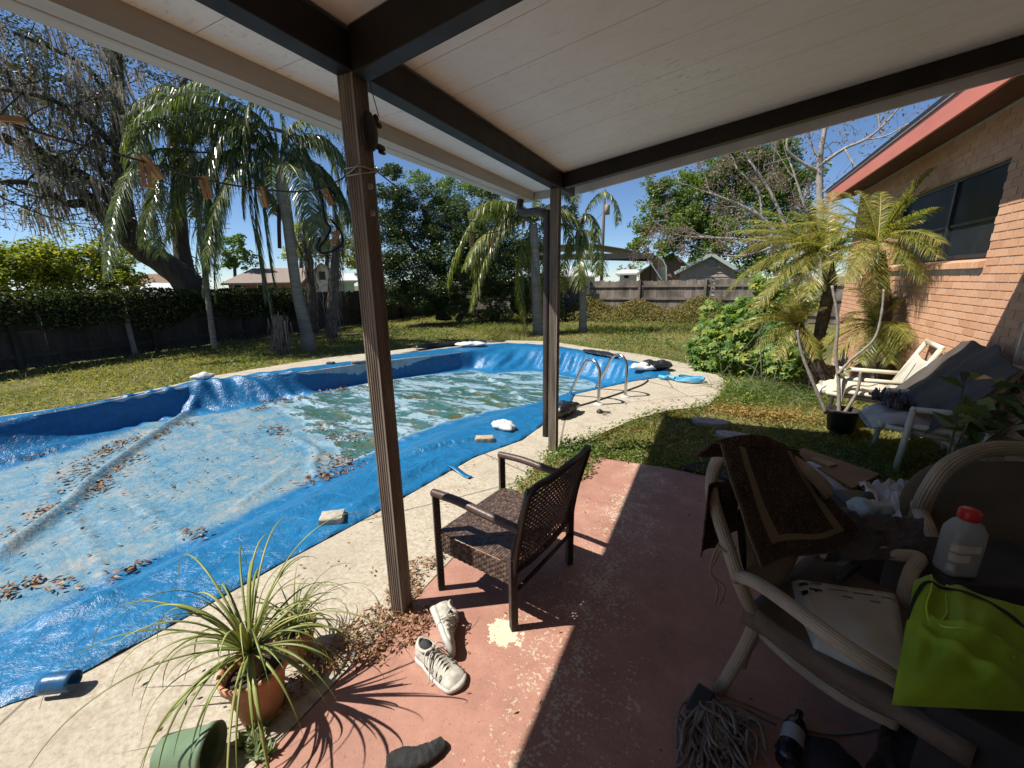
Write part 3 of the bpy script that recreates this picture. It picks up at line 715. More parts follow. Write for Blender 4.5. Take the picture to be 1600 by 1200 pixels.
t = NT('soffit_boards'); f = t.noise(5, 6, .6, t.world((9, .8, 9))); c = t.ramp(f, [(.3, (.075,.034,.022)), (.7, (.14,.065,.04))]); m_soff = t.out(c, .7, t.bump(f, .3, .004), 0, .2)
mb = MB(); k = 6
for i in range(k):
    a_ = i/k; b_ = (i+1)/k; xa = ex+.014+(HX-.02-ex-.014)*a_; xb = ex+.014+(HX-.02-ex-.014)*b_-.004; za = 3.0+.085*a_; zb_ = 3.0+.085*b_
    mb.add([(xa,HY0,za),(xb,HY0,zb_),(xb,10.34,zb_),(xa,10.34,za),(xa,HY0,za+.015),(xb,HY0,zb_+.015),(xb,10.34,zb_+.015),(xa,10.34,za+.015)], [(0,3,2,1),(4,5,6,7),(0,1,5,4),(1,2,6,5),(2,3,7,6),(3,0,4,7)])
mb.build('soffit', m_soff, house)
m_shin = plain('dark_shingles', (.035,.033,.033), .9, .45, 22, .6, .01, 40, spec=.1)
mb = MB(); rx = 6.2; rz = 3.20+.30*(rx-ex)
mb.add([(ex-.025,HY0,3.195),(rx,HY0,rz),(rx,9.0,rz),(ex-.025,10.42,3.195),(ex-.025,HY0,3.245),(rx,HY0,rz+.05),(rx,9.0,rz+.05),(ex-.025,10.42,3.245),(10.6,10.42,3.2),(10.6,10.42,3.245)], [(0,3,2,1),(4,5,6,7),(0,1,5,4),(2,3,7,6),(3,0,4,7),(3,8,2),(7,6,9)])
mb.build('roof', m_shin, house)
mb = MB(); mb.box((ex-.030, HY0, 3.178), (ex+.02, 10.40, 3.192)); mb.build('drip_edge', plain('drip_edge_metal', (.35,.34,.33), .35, .15, metal=.6), house)

# ================================================================ wicker armchair
m_wick = plain('brown_wicker', (.055,.034,.026), .45, .5, 40, .3, .004, 160, spec=.5, c2=(.025,.016,.013))
t = NT('wicker_weave'); g = t.n('ShaderNodeNewGeometry'); f = t.noise(60, 3, .6, g.outputs['Position']); c = t.ramp(t.math('ADD', t.math('MULTIPLY', g.outputs['Random Per Island'], .6), t.math('MULTIPLY', f, .4)), [(.2, (.042,.028,.022)), (.55, (.095,.062,.048)), (.85, (.19,.13,.10))]); m_weave = t.out(c, .42, None, 0, .5)
RN, RF, FN, FFp = G(803,983), G(888,880), G(690,920), None
FFp = FN+(RF-RN)
ch = thing('wicker_armchair', 'dark brown wicker armchair standing in the sun facing the pool', 'chair', ((RN+RF+FN+FFp)/4)*np.array([1,1,0]))
fx = (FN-RN); dep = np.linalg.norm(fx); fx /= dep; fy = (RF-RN); wid = np.linalg.norm(fy); fy = np.array([-fx[1], fx[0], 0])*(-1 if np.dot(np.array([-fx[1], fx[0], 0]), fy) < 0 else 1)
def cl(u, v, z): return RN + fx*u + fy*v + np.array([0, 0, z])     # u forward, v across, z up
lg = .040
def wrap(a, b, r=.021):
    """square leg wrapped in cane: lots of little rings"""
    a = np.array(a); b = np.array(b); L = np.linalg.norm(b-a); n = max(3, int(L/.011)); m = MB()
    pts = []; rad = []
    for i in range(n):
        for s_, k_ in ((.0, .90), (.3, 1.06), (.7, 1.06), (.999, .90)):
            pts.append(a+(b-a)*((i+s_)/n)); rad.append(r*1.15*k_)
    m.tube(pts, rad, 4, smooth=False); return m
for (u, v, top) in ((0, 0, None), (0, wid, None), (dep, 0, .575), (dep, wid, .575)):
    if top: wrap(cl(u, v, 0.004), cl(u, v, top)).build('leg', m_wick, ch)
    else:
        lm = wrap(cl(u, v, .004), cl(u, v, .40)); l2 = wrap(cl(u, v, .40), cl(u-.095, v, .775), .017); lm.add(l2.v, l2.f); lm.build('leg', m_wick, ch)
# seat box with woven top and aprons
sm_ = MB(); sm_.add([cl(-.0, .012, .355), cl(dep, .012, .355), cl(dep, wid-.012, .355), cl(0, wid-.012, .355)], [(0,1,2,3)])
seat = sm_.build('seat', plain('seat_shadow_liner', (.02,.013,.011), .6), ch)  # dark sheet under the weave; shade between strands put into its colour
wv = MB(); rows = 40; cols = 34
for i in range(cols):      # strands across
    u = dep*(i+.5)/cols; n_ = 40; pts = [cl(u, wid*k/n_, .3615+.0028*math.sin(math.pi*(k+i))) for k in range(n_+1)]
    for k in range(n_): wv.bar(pts[k], pts[k+1], .0105, .0022, up=(0,0,1))
for j in range(rows):
    v = wid*(j+.5)/rows; wv.bar(cl(0, v, .3605), cl(dep, v, .3605), .0085, .003)
wv.build('woven_seat', m_weave, seat)
def apron(p0, p1, z0, z1, name):
    m = MB(); p0 = np.array(p0); p1 = np.array(p1); L = np.linalg.norm(p1-p0); n_ = int(L/.017); d = (p1-p0)/L; nn = np.cross(d, [0,0,1.]); nr = 8; hh = (z1-z0)/nr
    for r_ in range(nr):
        z = z0+hh*(r_+.5)-p0[2]
        for k in range(n_):
            off = .0014*(1 if (k+r_) % 2 else -1)
            m.bar(p0+d*L*(k+.02)/n_+nn*off+[0,0,z], p0+d*L*(k+.98)/n_+nn*off+[0,0,z], .004, hh*.92)
    m.add([p0-nn*.0+[0,0,z0-p0[2]+.004], p1+[0,0,z0-p1[2]+.004], p1+[0,0,z1-p1[2]-.004], p0+[0,0,z1-p0[2]-.004]], [(0,1,2,3)])
    m.build(name, m_weave, ch)
apron(cl(.02, 0, 0), cl(dep-.02, 0, 0), .245, .355, 'apron'); apron(cl(.02, wid, 0), cl(dep-.02, wid, 0), .245, .355, 'apron'); apron(cl(dep, .02, 0), cl(dep, wid-.02, 0), .245, .355, 'apron')
for v in (0, wid):
    m = MB(); pts = smooth_path([cl(dep+.018, v, .582), cl(dep*.7, v, .588), cl(dep*.35, v, .575), cl(-.045, v, .560)], 14); rr = []
    m.tube(pts, [.022*(.97+.05*(k % 2)) for k in range(len(pts))], 8); m.build('armrest', plain('wicker_arm_wrap', (.11,.065,.048), .4, .5, 50, .3, .004, 160, c2=(.05,.03,.024)), ch)
# open woven back
def bk(s, h):      # s across 0..1, h 0..1 up ; slightly bowed
    z = .30+(.745-.30)*h+.022*math.sin(math.pi*s)*h; u = -.0-.10*max(0, (z-.38)/.38)-.022*math.sin(math.pi*s)
    return cl(u, wid*s, z)
m = MB(); nb = 23
for i in range(nb):
    s = (i+.5)/nb; pts = [bk(s, k/8) for k in range(9)]
    for k in range(8): m.bar(pts[k], pts[k+1], .0105, .003, up=fx)
nh = 19
for j in range(nh):
    h = (j+.5)/nh; pts = [bk(k/14, h) for k in range(15)]
    for k in range(14): m.bar(pts[k], pts[k+1], .003, .0112, up=(0,0,1))
back = m.build('backrest', m_weave, ch)
m = MB(); m.tube(smooth_path([bk(0, 0)-[0,0,.0], bk(0, .5), bk(0, 1.03), bk(.25, 1.04), bk(.5, 1.05), bk(.75, 1.04), bk(1, 1.03), bk(1, .5), bk(1, 0)], 10), .0165, 8); m.tube([bk(0, .02), bk(.25, .02), bk(.5, .02), bk(.75, .02), bk(1, .02)], .012, 8); m.tube([cl(0, 0, .20), cl(0, wid, .20)], .012, 6)
m.build('frame', m_wick, back)

# ================================================================ pool ladder rails
m_steel = plain('brushed_steel', (.55,.55,.54), .22, .15, 8, .03, .001, 80, metal=1.)
lad = thing('pool_ladder', 'pair of bent stainless steel grab rails at the pool edge', 'pool ladder', G(935,632))
bR, tR = G(935,632), G(880,612,-.25); bL, tL = G(977,620), G(925,612,-.25)
for b_, sgn in ((bR, 1), (bL, 1)):
    d = np.array([-.86, .50, 0]) ; d /= np.linalg.norm(d)
    h = .56
    pts = [b_+[0,0,.0], b_+[0,0,.42], b_+d*.02+[0,0,.50], b_+d*.09+[0,0,.575], b_+d*.19+[0,0,.585], b_+d*.28+[0,0,.53], b_+d*.42+[0,0,.30], b_+d*.60+[0,0,-.02], b_+d*.78+[0,0,-.36]]
    m = MB().tube(smooth_path(pts, 8), .021, 12); rl = m.build('handrail', m_steel, lad)
    MB().lathe([(.021, .022), (.045, .02), (.062, .012), (.066, .002)], b_, 18).build('escutcheon', plain('white_plastic_cap', (.62,.60,.55), .5, .2), rl)
m = MB().tube([bR+[-.5,.3,-.17], bL+[-.5,.3,-.17]], .02, 8); m.build('rung', m_steel, lad)

# ================================================================ things on the pool cover and deck
m_block = plain('concrete_block', (.44,.40,.33), .9, .3, 18, .5, .006, 50, spec=.15)
m_paver = plain('weathered_paver', (.40,.36,.31), .9, .35, 15, .5, .006, 50, spec=.15)
def brickthing(name, label, cat, c, L, Wd, Hh, rz, m, group=None, chip=True, tilt=0):
    mb = MB(); Mx = Matrix.Translation(Vector([float(q) for q in c])) @ Matrix.Rotation(rz, 4, 'Z') @ Matrix.Rotation(tilt, 4, 'X')
    nx_, ny_, nz_ = 10, 5, 3
    bm = bmesh.new(); bmesh.ops.create_cube(bm, size=1); bmesh.ops.subdivide_edges(bm, edges=bm.edges[:], cuts=5, use_grid_fill=True)
    for v in bm.verts:
        p = Vector((v.co.x*L, v.co.y*Wd, v.co.z*Hh)); e = sum(abs(abs(q)-.5) < .01 for q in v.co)
        k_ = .0 if e < 2 else .0022; p -= Vector((v.co.x, v.co.y, v.co.z))*k_*3; p += Vector((noise.noise(p*30), noise.noise(p*30+Vector((5,0,0))), noise.noise(p*30+Vector((0,7,0)))))*.004
        v.co = p+Vector((0, 0, Hh/2))
    bm.verts.index_update(); mb.add([Mx @ v.co for v in bm.verts], [[v.index for v in f.verts] for f in bm.faces]); bm.free()
    o = mb.build(name, m); return tag(o, label, cat, group)
brickthing('concrete_brick', 'pale concrete brick holding down the cover beside the near post', 'brick', G(520,815,.012), .155, .125, .06, R(38), m_block, 'weights on the pool cover')
brickthing('wood_block', 'tan block beside the white sandbag on the cover edge', 'block', G(757,690,.012), .19, .10, .058, R(28), plain('tan_block', (.46,.36,.24), .85, .3, 14, .3, .004, 60), 'weights on the pool cover')
brickthing('paver', 'flat grey paver weighing the far edge of the cover', 'paver', G(563,566,.02), .34, .17, .05, R(50), m_paver, 'weights on the pool cover', tilt=.03)
brickthing('paver', 'small dark stone on the far coping next to the flat grey paver', 'paver', G(517,569,.01), .14, .12, .05, R(20), plain('dark_stone', (.10,.09,.08), .9, .3), 'weights on the pool cover')
def bag(name, label, c, rx_, ry_, rz_, h, m, seed, group=None, pinch=.25):
    c = np.array(c); mb = MB(); n1, n2 = 40, 16; rings = []
    for j in range(n2+1):
        v_ = j/n2; ph = (v_-.5)*math.pi; ring = []
        for i in range(n1):
            a = 2*math.pi*i/n1; x = math.cos(a)*math.cos(ph); y = math.sin(a)*math.cos(ph); z = math.sin(ph)
            pw = 1+.28*abs(math.sin(2*a))*math.cos(ph)**2
            p = np.array([x*rx_*pw, y*ry_*pw, (z*.5+.45)*h])
            nn = noise.noise(Vector((p[0]*7+seed, p[1]*7, p[2]*9))); n3_ = noise.noise(Vector((p[0]*22+seed, p[1]*22, p[2]*22))); wr = abs(math.sin(a*9+nn*5))
            p[:2] *= 1+nn*.16; p[2] *= 1+nn*.35; p += np.array([x, y, z])*(n3_*.016*1-.012*wr*(1-abs(z)))*h/.12
            p[2] = max(p[2], .0)
            q = np.array([p[0]*math.cos(rz_)-p[1]*math.sin(rz_), p[0]*math.sin(rz_)+p[1]*math.cos(rz_), p[2]]); ring.append(c+q)
        rings.append(ring)
    mb.loft(rings); o = mb.build(name, m); return tag(o, label, 'bag', group)
m_wbag = plain('white_woven_plastic', (.68,.67,.63), .5, .2, 8, .5, .008, 45, transl=.1)
m_kbag = plain('black_plastic_bag', (.018,.019,.022), .3, .4, 10, .7, .015, 22, spec=.55)
bag('sandbag', 'crumpled white sandbag on the blue cover near the far post', G(788,672,.01), .14, .085, R(-15), .12, m_wbag, 3.1, 'bags on the cover edge')
bag('black_bag', 'crumpled black plastic bag on the deck just behind the far post', G(884,648,.01), .09, .21, R(-14), .17, m_kbag, 7.7, 'bags on the cover edge')
bag('sandbag', 'half hidden white sandbag under black plastic at the end of the cover', G(1005,578,.02), .22, .13, R(10), .13, m_wbag, 5.5, 'bags on the cover edge')
bag('black_bag', 'large crumpled black sheet bundle at the end of the cover', G(1025,577,.02), .26, .17, R(35), .19, m_kbag, 9.4, 'bags on the cover edge')
bag('sandbag', 'white bag on the far end of the cover by the grass', G(735,541,.03), .36, .14, R(25), .13, m_wbag, 2.2, 'bags on the cover edge')
bag('sandbag', 'small white crumpled bag on the far left coping', G(318,593,.02), .16, .10, R(60), .13, m_wbag, 11.2, 'bags on the cover edge')
bag('black_bag', 'long black plastic roll lying on the far coping behind the cover', G(690,541,.02), .75, .12, R(60), .10, m_kbag, 13.2, 'bags on the cover edge')
bag('black_bag', 'black plastic scrap at the far right corner behind the ladder', G(940,555,.02), .5, .13, R(-30), .09, m_kbag, 15.2, 'bags on the cover edge')
# thin dark tube along the deck edge
pts = [G(*p, .012) for p in [(893,637),(925,628),(960,617),(985,608),(1003,601),(1012,594),(1008,590)]]
tag(MB().tube(smooth_path(pts, 8), .011, 6).build('hose', plain('dark_tube', (.06,.05,.04), .6)), 'thin dark tube curving along the deck past the ladder', 'hose')
c = G(1075,595,.02); m_rope = plain('light_blue_hose', (.10,.36,.55), .45, .2, 20, .4, .003, 90)
m = MB()
for k in range(3): m.tube([c+[.20*math.cos(a)+.02*k, .115*math.sin(a)*(1+.1*k)+.03*k, .012+.018*k+.01*math.sin(3*a)] for a in np.linspace(0, 2*math.pi*.97, 40)], .014, 7)
m.tube(smooth_path([c+[-.2,.0,.02], c+[-.30,.05,.03], c+[-.36,.0,.02], c+[-.45,.06,.02]], 6), .035, 8)
tag(m.build('coiled_hose', m_rope), 'light blue hose coiled on the deck beyond the ladder', 'hose')
c = G(937,645); m = MB().lathe([(.0, .0), (.036, .0), (.042, .012), (.040, .03), (.02, .04), (.012, .05), (0, .052)], c, 18)
m.bar(c+[.03,0,.02], c+[.13,.03,.016], .022, .012); tag(m.build('skimmer_knob', plain('rubber_black', (.03,.03,.03), .55)), 'small black knob lying on the deck in front of the ladder', 'knob')
# ================================================================ fences
m_fdark = woodmat('dark_fence_wood', (.030,.026,.022), (.085,.072,.06), 'Z')
m_fgrey = woodmat('grey_fence_wood', (.12,.098,.082), (.34,.285,.235), 'Z')
def fence(name, label, a, b, ztop, m, side, loc, step_=2.4, gaps=.012):
    a = np.array(a, float); b = np.array(b, float); L = np.linalg.norm(b-a); d = (b-a)/L; nrm = np.array([-d[1], d[0]])*side
    o = thing(name, label, 'fence', (*loc, -.05)); mb = MB(); s = 0
    while s < L:
        w_ = random.uniform(.125, .145); z1 = ztop(s/L)+random.uniform(-.03, .03); z0 = -.05+random.uniform(0, .05); t_ = random.uniform(-.012, .012)
        if random.random() > gaps:
            p = a+d*s; q = a+d*(s+w_-.0015); th = nrm*-.018; off = nrm*random.uniform(-.004, .004)
            vs_ = []
            for base, zz in ((0, z0), (1, z1-.03), (2, z1)):
                sh = t_*(zz/1.5); ins = .03 if base == 2 else 0
                for tt in (0, 1):
                    e0 = p+d*(sh+ins)+off+th*tt; e1 = q+d*(sh-ins)+off+th*tt
                    vs_ += [(e0[0], e0[1], zz), (e1[0], e1[1], zz)]
            # order per level: front p,q ; back p,q
            f = []
            for l_ in range(2):
                o0 = l_*4; o1 = o0+4
                f += [(o0, o0+1, o1+1, o1), (o0+3, o0+2, o1+2, o1+3), (o0+1, o0+3, o1+3, o1+1), (o0+2, o0, o1, o1+2)]
            f += [(8, 9, 11, 10)]
            mb.add(vs_, f)
        s += w_
    mb.build('planks', m, o)
    mb = MB()
    for k in range(int(L/step_)+1):
        p = a+d*min(k*step_, L)+nrm*.05; z = ztop(min(k*step_/L, 1))
        MB().bar((p[0], p[1], -.1), (p[0]+random.uniform(-.03, .03), p[1]+random.uniform(-.03, .03), z+.04), .09, .09, up=(d[0], d[1], 0)).build('post', m, o, bevel=.004)
    for zf in (.18, .52, .84):
        m2 = MB(); p = a+nrm*.028; q = b+nrm*.028; m2.bar((p[0], p[1], ztop(0)*zf), (q[0], q[1], ztop(1)*zf), .04, .085); m2.build('rail', m, o)
    return o
lf = fence('wooden_fence', 'dark vine-topped board fence running along the left side of the yard', (-13, -4), (-13, 18.3), lambda t_: 1.50-.24*t_, m_fdark, -1, (-13, 6), gaps=0)
p0 = GX(212,556,-12.85); p1 = GX(196,492,-12.9)
MB().bar(p0, p1, .10, .04).build('loose_board', m_fgrey, lf)
fence('wooden_fence', 'weathered grey board fence across the far end of the yard', (-12.9, 18.3), (6, 18.3), lambda t_: 1.58+.03*math.sin(t_*9), m_fgrey, -1, (-3, 18.3), 2.5)
# creeper along the left fence
m_creep = leafmat('creeper_leaves', [(.018,.035,.010), (.04,.07,.016), (.09,.11,.03), (.16,.12,.06)], .55, .2, .3, .8)
mb = MB(); n = 15000; y = rng.uniform(-3, 10.5, n); hgt = np.array([.32+.22*noise.noise(Vector((q*.8, 2., 0))) for q in y]); z = 1.46-.012*y+hgt*.5-rng.uniform(0, 1, n)**1.4*hgt*2.6
v, q = leaf_quads(np.c_[-12.86+rng.normal(size=n)*.10, y, z], .085, .06, .3); mb.addnp(v, q)
for k in range(26):
    yy = random.uniform(-2, 11); pts = [(-12.85, yy, 1.45)]
    for j in range(6): pts.append((-12.85+random.uniform(-.03, .1), pts[-1][1]+random.uniform(-.5, .5), pts[-1][2]+random.uniform(-.25, .12)))
    mb.tube(smooth_path(pts, 4), .007, 4)
tag(mb.build('creeper', m_creep), 'brownish creeper growing over the top of the dark left fence', 'climbing plant')

# ================================================================ tree tools
m_bark = plain('bark_dark', (.085,.068,.055), .9, .5, 6, .9, .03, 18, spec=.1, stretch=(1, 1, .3))
m_palmbark = plain('palm_bark', (.28,.245,.20), .9, .35, 5, .7, .02, 16, spec=.1, stretch=(.5, .5, 3))
m_palebark = plain('bark_pale', (.36,.32,.28), .85, .35, 6, .6, .02, 20, spec=.1)
def limb(mb, L, n=8, k=5, bump_=.12):
    """L = [(px, py, D, radius_px)]"""
    P = smooth_path([W(x, y, D) for x, y, D, r in L], k); r_ = interp_r([PXR(x, y, r, D) for x, y, D, r in L], k); s = random.random()*50
    mb.tube(P, r_, n, lobes=lambda a, i: 1+bump_*noise.noise(Vector((math.cos(a)*1.3, math.sin(a)*1.3, i*.35+s))))
    return P, r_
def twigs(mb, p, d, L, r, depth, ends, spread=.6, up=.0):
    d = np.array(d)/np.linalg.norm(d); n = 3; pts = [np.array(p, float)]
    for k in range(n):
        d = d+rng.normal(size=3)*.16+np.array([0, 0, up*.1]); d /= np.linalg.norm(d); pts.append(pts[-1]+d*L/n)
    mb.tube(pts, [r*(1-.5*i/n) for i in range(n+1)], 5 if r > .012 else 4, cap=False)
    ends.append(pts[-1])
    if depth > 0:
        for k in range(2 if depth < 2 else 3):
            dd = d+rng.normal(size=3)*spread; twigs(mb, pts[-1 if k < 2 else 2], dd, L*random.uniform(.6, .85), r*.55, depth-1, ends, spread, up)
def clumps(mb, L, per, leaf, wd, flat=.45, squash=.85, sub=7):
    """L = [(px, py, r_px, D)]: every clump is broken into smaller tufts"""
    for x, y, r, D in L:
        c = W(x, y, D); Rm = PXR(x, y, r, D, .5)*1.06; k = int(per/300*14*Rm*Rm/(leaf*wd)*.52); ns = max(5, int(sub*Rm**.8*2))
        dirs = unit(rng.normal(size=(ns, 3))); cs = c+dirs*Rm*rng.uniform(.35, .95, (ns, 1))*np.array([1, 1, squash])
        for q in cs:
            rr = Rm*random.uniform(.22, .48); P = ball_points(q, (rr, rr, rr*.7), max(8, k//ns), .5); v, qd = leaf_quads(P, leaf, wd, flat); mb.addnp(v, qd)
def tree(name, label, cat, base, trunkL, L, per, leaf, wd, m_leaf, m_trunk=None, group=None, flat=.45, sub=7, squash=.85):
    o = thing(name, label, cat, base, group)
    mb = MB()
    for l_ in trunkL: limb(mb, l_)
    if trunkL: mb.build('trunk', m_trunk or m_bark, o)
    mb = MB(); clumps(mb, L, per, leaf, wd, flat, squash, sub); mb.build('crown', m_leaf, o); return o
def flr(x, D, z=-.05): p = W(x, 440, D); return (p[0], p[1], z)

m_oakleaf = leafmat('oak_leaves', [(.030,.042,.020), (.055,.070,.030), (.10,.10,.055)], .5, .2, .4, .4)
m_moss = leafmat('spanish_moss', [(.19,.165,.14), (.29,.255,.22), (.40,.36,.31)], .9, .35, .1, .7, (1.1, 1.05, .95))
# ---------------------------------------------------------------- live oak with moss
oak = thing('live_oak', 'big leaning live oak hung with grey moss behind the left fence', 'tree', flr(300, 16))
mb = MB(); paths = []
for l_ in [[(312,505,16,32),(298,450,16,29),(268,420,16,25),(228,395,16,22),(190,365,15.8,19),(150,322,15.5,16),(95,272,15.2,13),(40,232,15,12),(-40,195,14.8,11)],
           [(215,388,15.9,20),(196,340,15.9,19),(189,270,15.9,17),(186,190,16,15),(183,110,16,13),(175,20,16,10)],
           [(205,345,15.7,13),(160,298,15.4,13),(110,262,15,11),(60,235,14.7,10),(20,190,14.4,8),(-30,170,14,7)],
           [(190,352,15.6,11),(150,318,15.2,11),(105,318,14.8,9),(70,296,14.5,8),(30,284,14.2,7),(-30,290,14,5)],
           [(292,432,16.2,17),(283,380,16.3,14),(281,330,16.3,12),(276,270,16.4,11),(270,200,16.5,9),(290,120,16.5,6)],
           [(188,240,15.9,9),(150,200,15.6,7),(110,170,15.2,6),(60,150,14.8,5),(0,140,14.5,4)], [(186,170,16,8),(140,110,15.5,6),(90,80,15,5),(20,50,14.5,4)],
           [(189,230,16,7),(230,180,16.3,6),(270,150,16.6,4),(330,110,17,3)], [(196,300,15.8,7),(165,280,15.6,5),(150,240,15.3,4),(155,200,15,3)], [(95,272,15.2,7),(70,220,15.5,5),(30,170,15.3,4),(10,110,15,3)],
           [(270,200,16.5,6),(330,190,17,5),(420,200,17.5,4),(500,225,18,3)], [(281,300,16.4,5),(310,260,16.8,4),(350,250,17,2.5)]]:
    P, r_ = limb(mb, l_, 10); paths.append(P)
ends = []
for P in paths[1:]:
    for k in range(4, len(P), 3): twigs(mb, P[k], rng.normal(size=3)+np.array([0, 0, .1]), random.uniform(.5, 1.1), .022, 2, ends, .7)
mb.build('trunk', m_bark, oak)
mb = MB(); E_ = np.array(ends)
E_ = E_[rng.random(len(E_)) < .8]
P = np.repeat(E_, 22, 0)+rng.normal(size=(len(E_)*22, 3))*.22; v, q = leaf_quads(P, .085, .04, .3); mb.addnp(v, q)
clumps(mb, [(30,60,60,15.5),(110,50,55,15.8),(170,60,50,16),(60,120,50,15.2),(-20,110,50,15),(215,110,42,16.5),(250,135,40,16.8),(500,215,40,18.5),(540,240,35,18.5),(470,225,30,18.5),(120,140,40,15.5),(150,75,45,16),(-10,30,60,15)], 62, .085, .04, .3, .8, 8)
mb.build('crown', m_oakleaf, oak)
mb = MB(); src = np.concatenate([np.array(P[3:]) for P in paths[1:]]+[np.array(paths[0][22:]), E_[::2], np.array([W(x, y, 15+random.random()*2) for x, y in rng.uniform((-30, 30), (245, 190), (70, 2))])])
src = src[rng.random(len(src)) < .30]
for c in src:
    n = random.randint(8, 22); h = random.uniform(.25, 1.0); b_ = c+rng.normal(size=(n, 3))*np.array([.11, .11, .05]); dd = rng.normal(size=(n, 3))*.13; dd[:, 2] = -1
    v, q = blade_quads(b_, dd, h*rng.uniform(.4, 1.2, n), rng.uniform(.02, .055, n), .0, 3); mb.addnp(v+rng.normal(size=v.shape)*.008, q)
mb.build('hanging_moss', m_moss, oak)

# ---------------------------------------------------------------- queen palms
m_frond = leafmat('queen_palm_fronds', [(.04,.058,.016), (.085,.11,.032), (.155,.18,.06), (.24,.25,.11)], .29, .34, .75, .5)
m_frondy = leafmat('queen_palm_fronds_sunny', [(.05,.075,.015), (.11,.14,.025), (.20,.22,.04), (.30,.27,.07)], .35, .35, .6, .7)  # yellow-green fronds, with sunlight put into the colour as well
def palm(name, label, base, trunk, fr, D, m, leaf=.62, lw=.038, n=150, extra=0, crown=None, group='queen palms in the yard', dead=None):
    o = thing(name, label, 'palm tree', base, group); mb = MB(); P, r_ = limb(mb, trunk, 12, 8, .05)
    mb.build('trunk', m_palmbark, o); mb = MB()
    for f in fr:
        j = random.uniform(-.5, .5); k = len(f); pts = [W(x, y, D+(j*1.6+(f[0][2] if len(f[0]) > 2 else 0))*i/(k-1)) for i, (x, y, *_) in enumerate(f)]
        frond(mb, pts, leaf*random.uniform(.9, 1.1), lw, n, 1.0, .1, rw=.022, spread=.8, sweep=.5)
    c = W(*crown, D)
    for k in range(extra):
        a = 2*math.pi*k/extra+random.random(); el = random.uniform(.1, 1.1); L = random.uniform(2.2, 3.0); h = np.array([math.cos(a), math.sin(a), 0])
        pts = [c+h*L*(t_*(1-.25*t_))*math.cos(el*.6)+np.array([0, 0, L*(math.sin(el)*t_*1.0-1.15*t_*t_)]) for t_ in (0, .25, .5, .75, 1)]
        frond(mb, pts, leaf, lw, n, 1.0, .1, rw=.022, spread=.8, sweep=.5)
    mb.build('crown', m, o)
    if dead:
        mb = MB()
        for f in dead:
            pts = [W(x, y, D+.2) for x, y in f]; mb.tube(smooth_path(pts, 5), .05, 6)
        mb.build('dead_spathe', plain('dead_palm_brown', (.10,.05,.04), .85, .4), o)
    return o
palm('queen_palm', 'tall queen palm with a leaning trunk standing in the grass by the left fence', G(482,543,-.05),
     [(483,548,12.1,13),(478,515,12.1,10),(466,465,12.1,9),(456,400,12.1,9),(449,340,12.1,9.5),(442,300,12.1,12),(438,262,12.1,7)],
     [[(437,262),(405,185),(340,148),(275,150),(215,185),(187,235)], [(437,262),(415,195),(380,170),(345,195),(325,270),(318,350),(316,462)], [(437,262),(420,205),(398,195),(388,260),(393,340),(412,430),(428,520)],
      [(437,262),(470,215),(510,218),(536,255),(546,315)], [(437,262),(455,200),(500,185),(548,215),(575,270)], [(437,262),(440,180),(410,135),(355,120),(300,130),(260,165)], [(437,262),(475,255),(512,290),(528,360)],
      [(437,262),(400,235),(350,238),(300,265),(268,320)], [(437,262),(380,205),(310,185),(245,190),(208,235)], [(437,262),(425,190),(400,160),(385,180),(378,250),(380,340)], [(437,262),(450,210),(475,230),(490,280),(500,340)],
      [(437,262),(410,210),(365,200),(335,235),(322,300),(325,390)], [(437,262),(425,215),(412,225),(408,290),(418,380),(430,455)], [(437,262),(400,200),(345,170),(300,190),(275,240)], [(437,262),(480,225),(520,245),(530,320),(535,405)], [(437,262),(490,215),(540,262),(553,335)], [(437,262),(470,240),(500,300),(506,385)], [(437,262),(400,205),(355,205),(330,250),(312,340),(305,425)], [(437,262),(405,215),(375,225),(352,300),(340,385)], [(437,262),(420,225),(402,240),(398,320),(405,400),(414,470)]],
     12.1, m_frond, crown=(437,262), extra=5, dead=[[(440,300),(436,340),(437,388)]])
palm('queen_palm', 'shaggy queen palm with fronds hanging in curtains left of the leaning palm', flr(330, 12.9),
     [(336,545,12.9,5.5),(330,505,12.9,5),(322,440,12.9,5),(312,350,12.9,5),(298,240,12.9,5)],
     [[(296,238),(262,188),(226,195),(203,250)], [(296,238),(290,175),(255,150),(215,165),(196,205)], [(296,238),(258,262),(232,320),(224,385)], [(296,238),(318,270),(328,340),(322,430)], [(296,238),(270,230),(245,280),(240,350),(250,400)],
      [(296,238),(325,190),(360,195),(375,240),(378,320)], [(296,238),(280,260),(272,320),(262,375)], [(296,238),(300,160),(270,135),(235,140)], [(296,238),(310,200),(330,215),(338,300),(335,400),(335,470)]],
     12.9, m_frond, crown=(296,238), extra=3)
palm('queen_palm', 'small queen palm with yellow-green arching fronds behind the downspout', flr(842, 13.4),
     [(842,548,13.4,9),(838,450,13.4,8),(833,350,13.4,7)],
     [[(832,345),(792,322),(742,342),(712,400),(700,448)], [(832,345),(800,338),(762,368),(737,432)], [(832,345),(815,322),(772,314),(732,332)], [(832,345),(852,365),(852,430),(846,510)], [(832,345),(815,385),(810,450),(822,515)], [(832,345),(810,320),(780,340),(760,400)],
      [(832,345),(860,320),(885,345),(890,400)], [(832,345),(825,390),(835,450),(838,530)], [(832,345),(790,345),(748,375),(725,420)], [(832,345),(842,300),(870,290),(890,310)]],
     13.4, m_frondy, leaf=.6, crown=(832,345), extra=2)
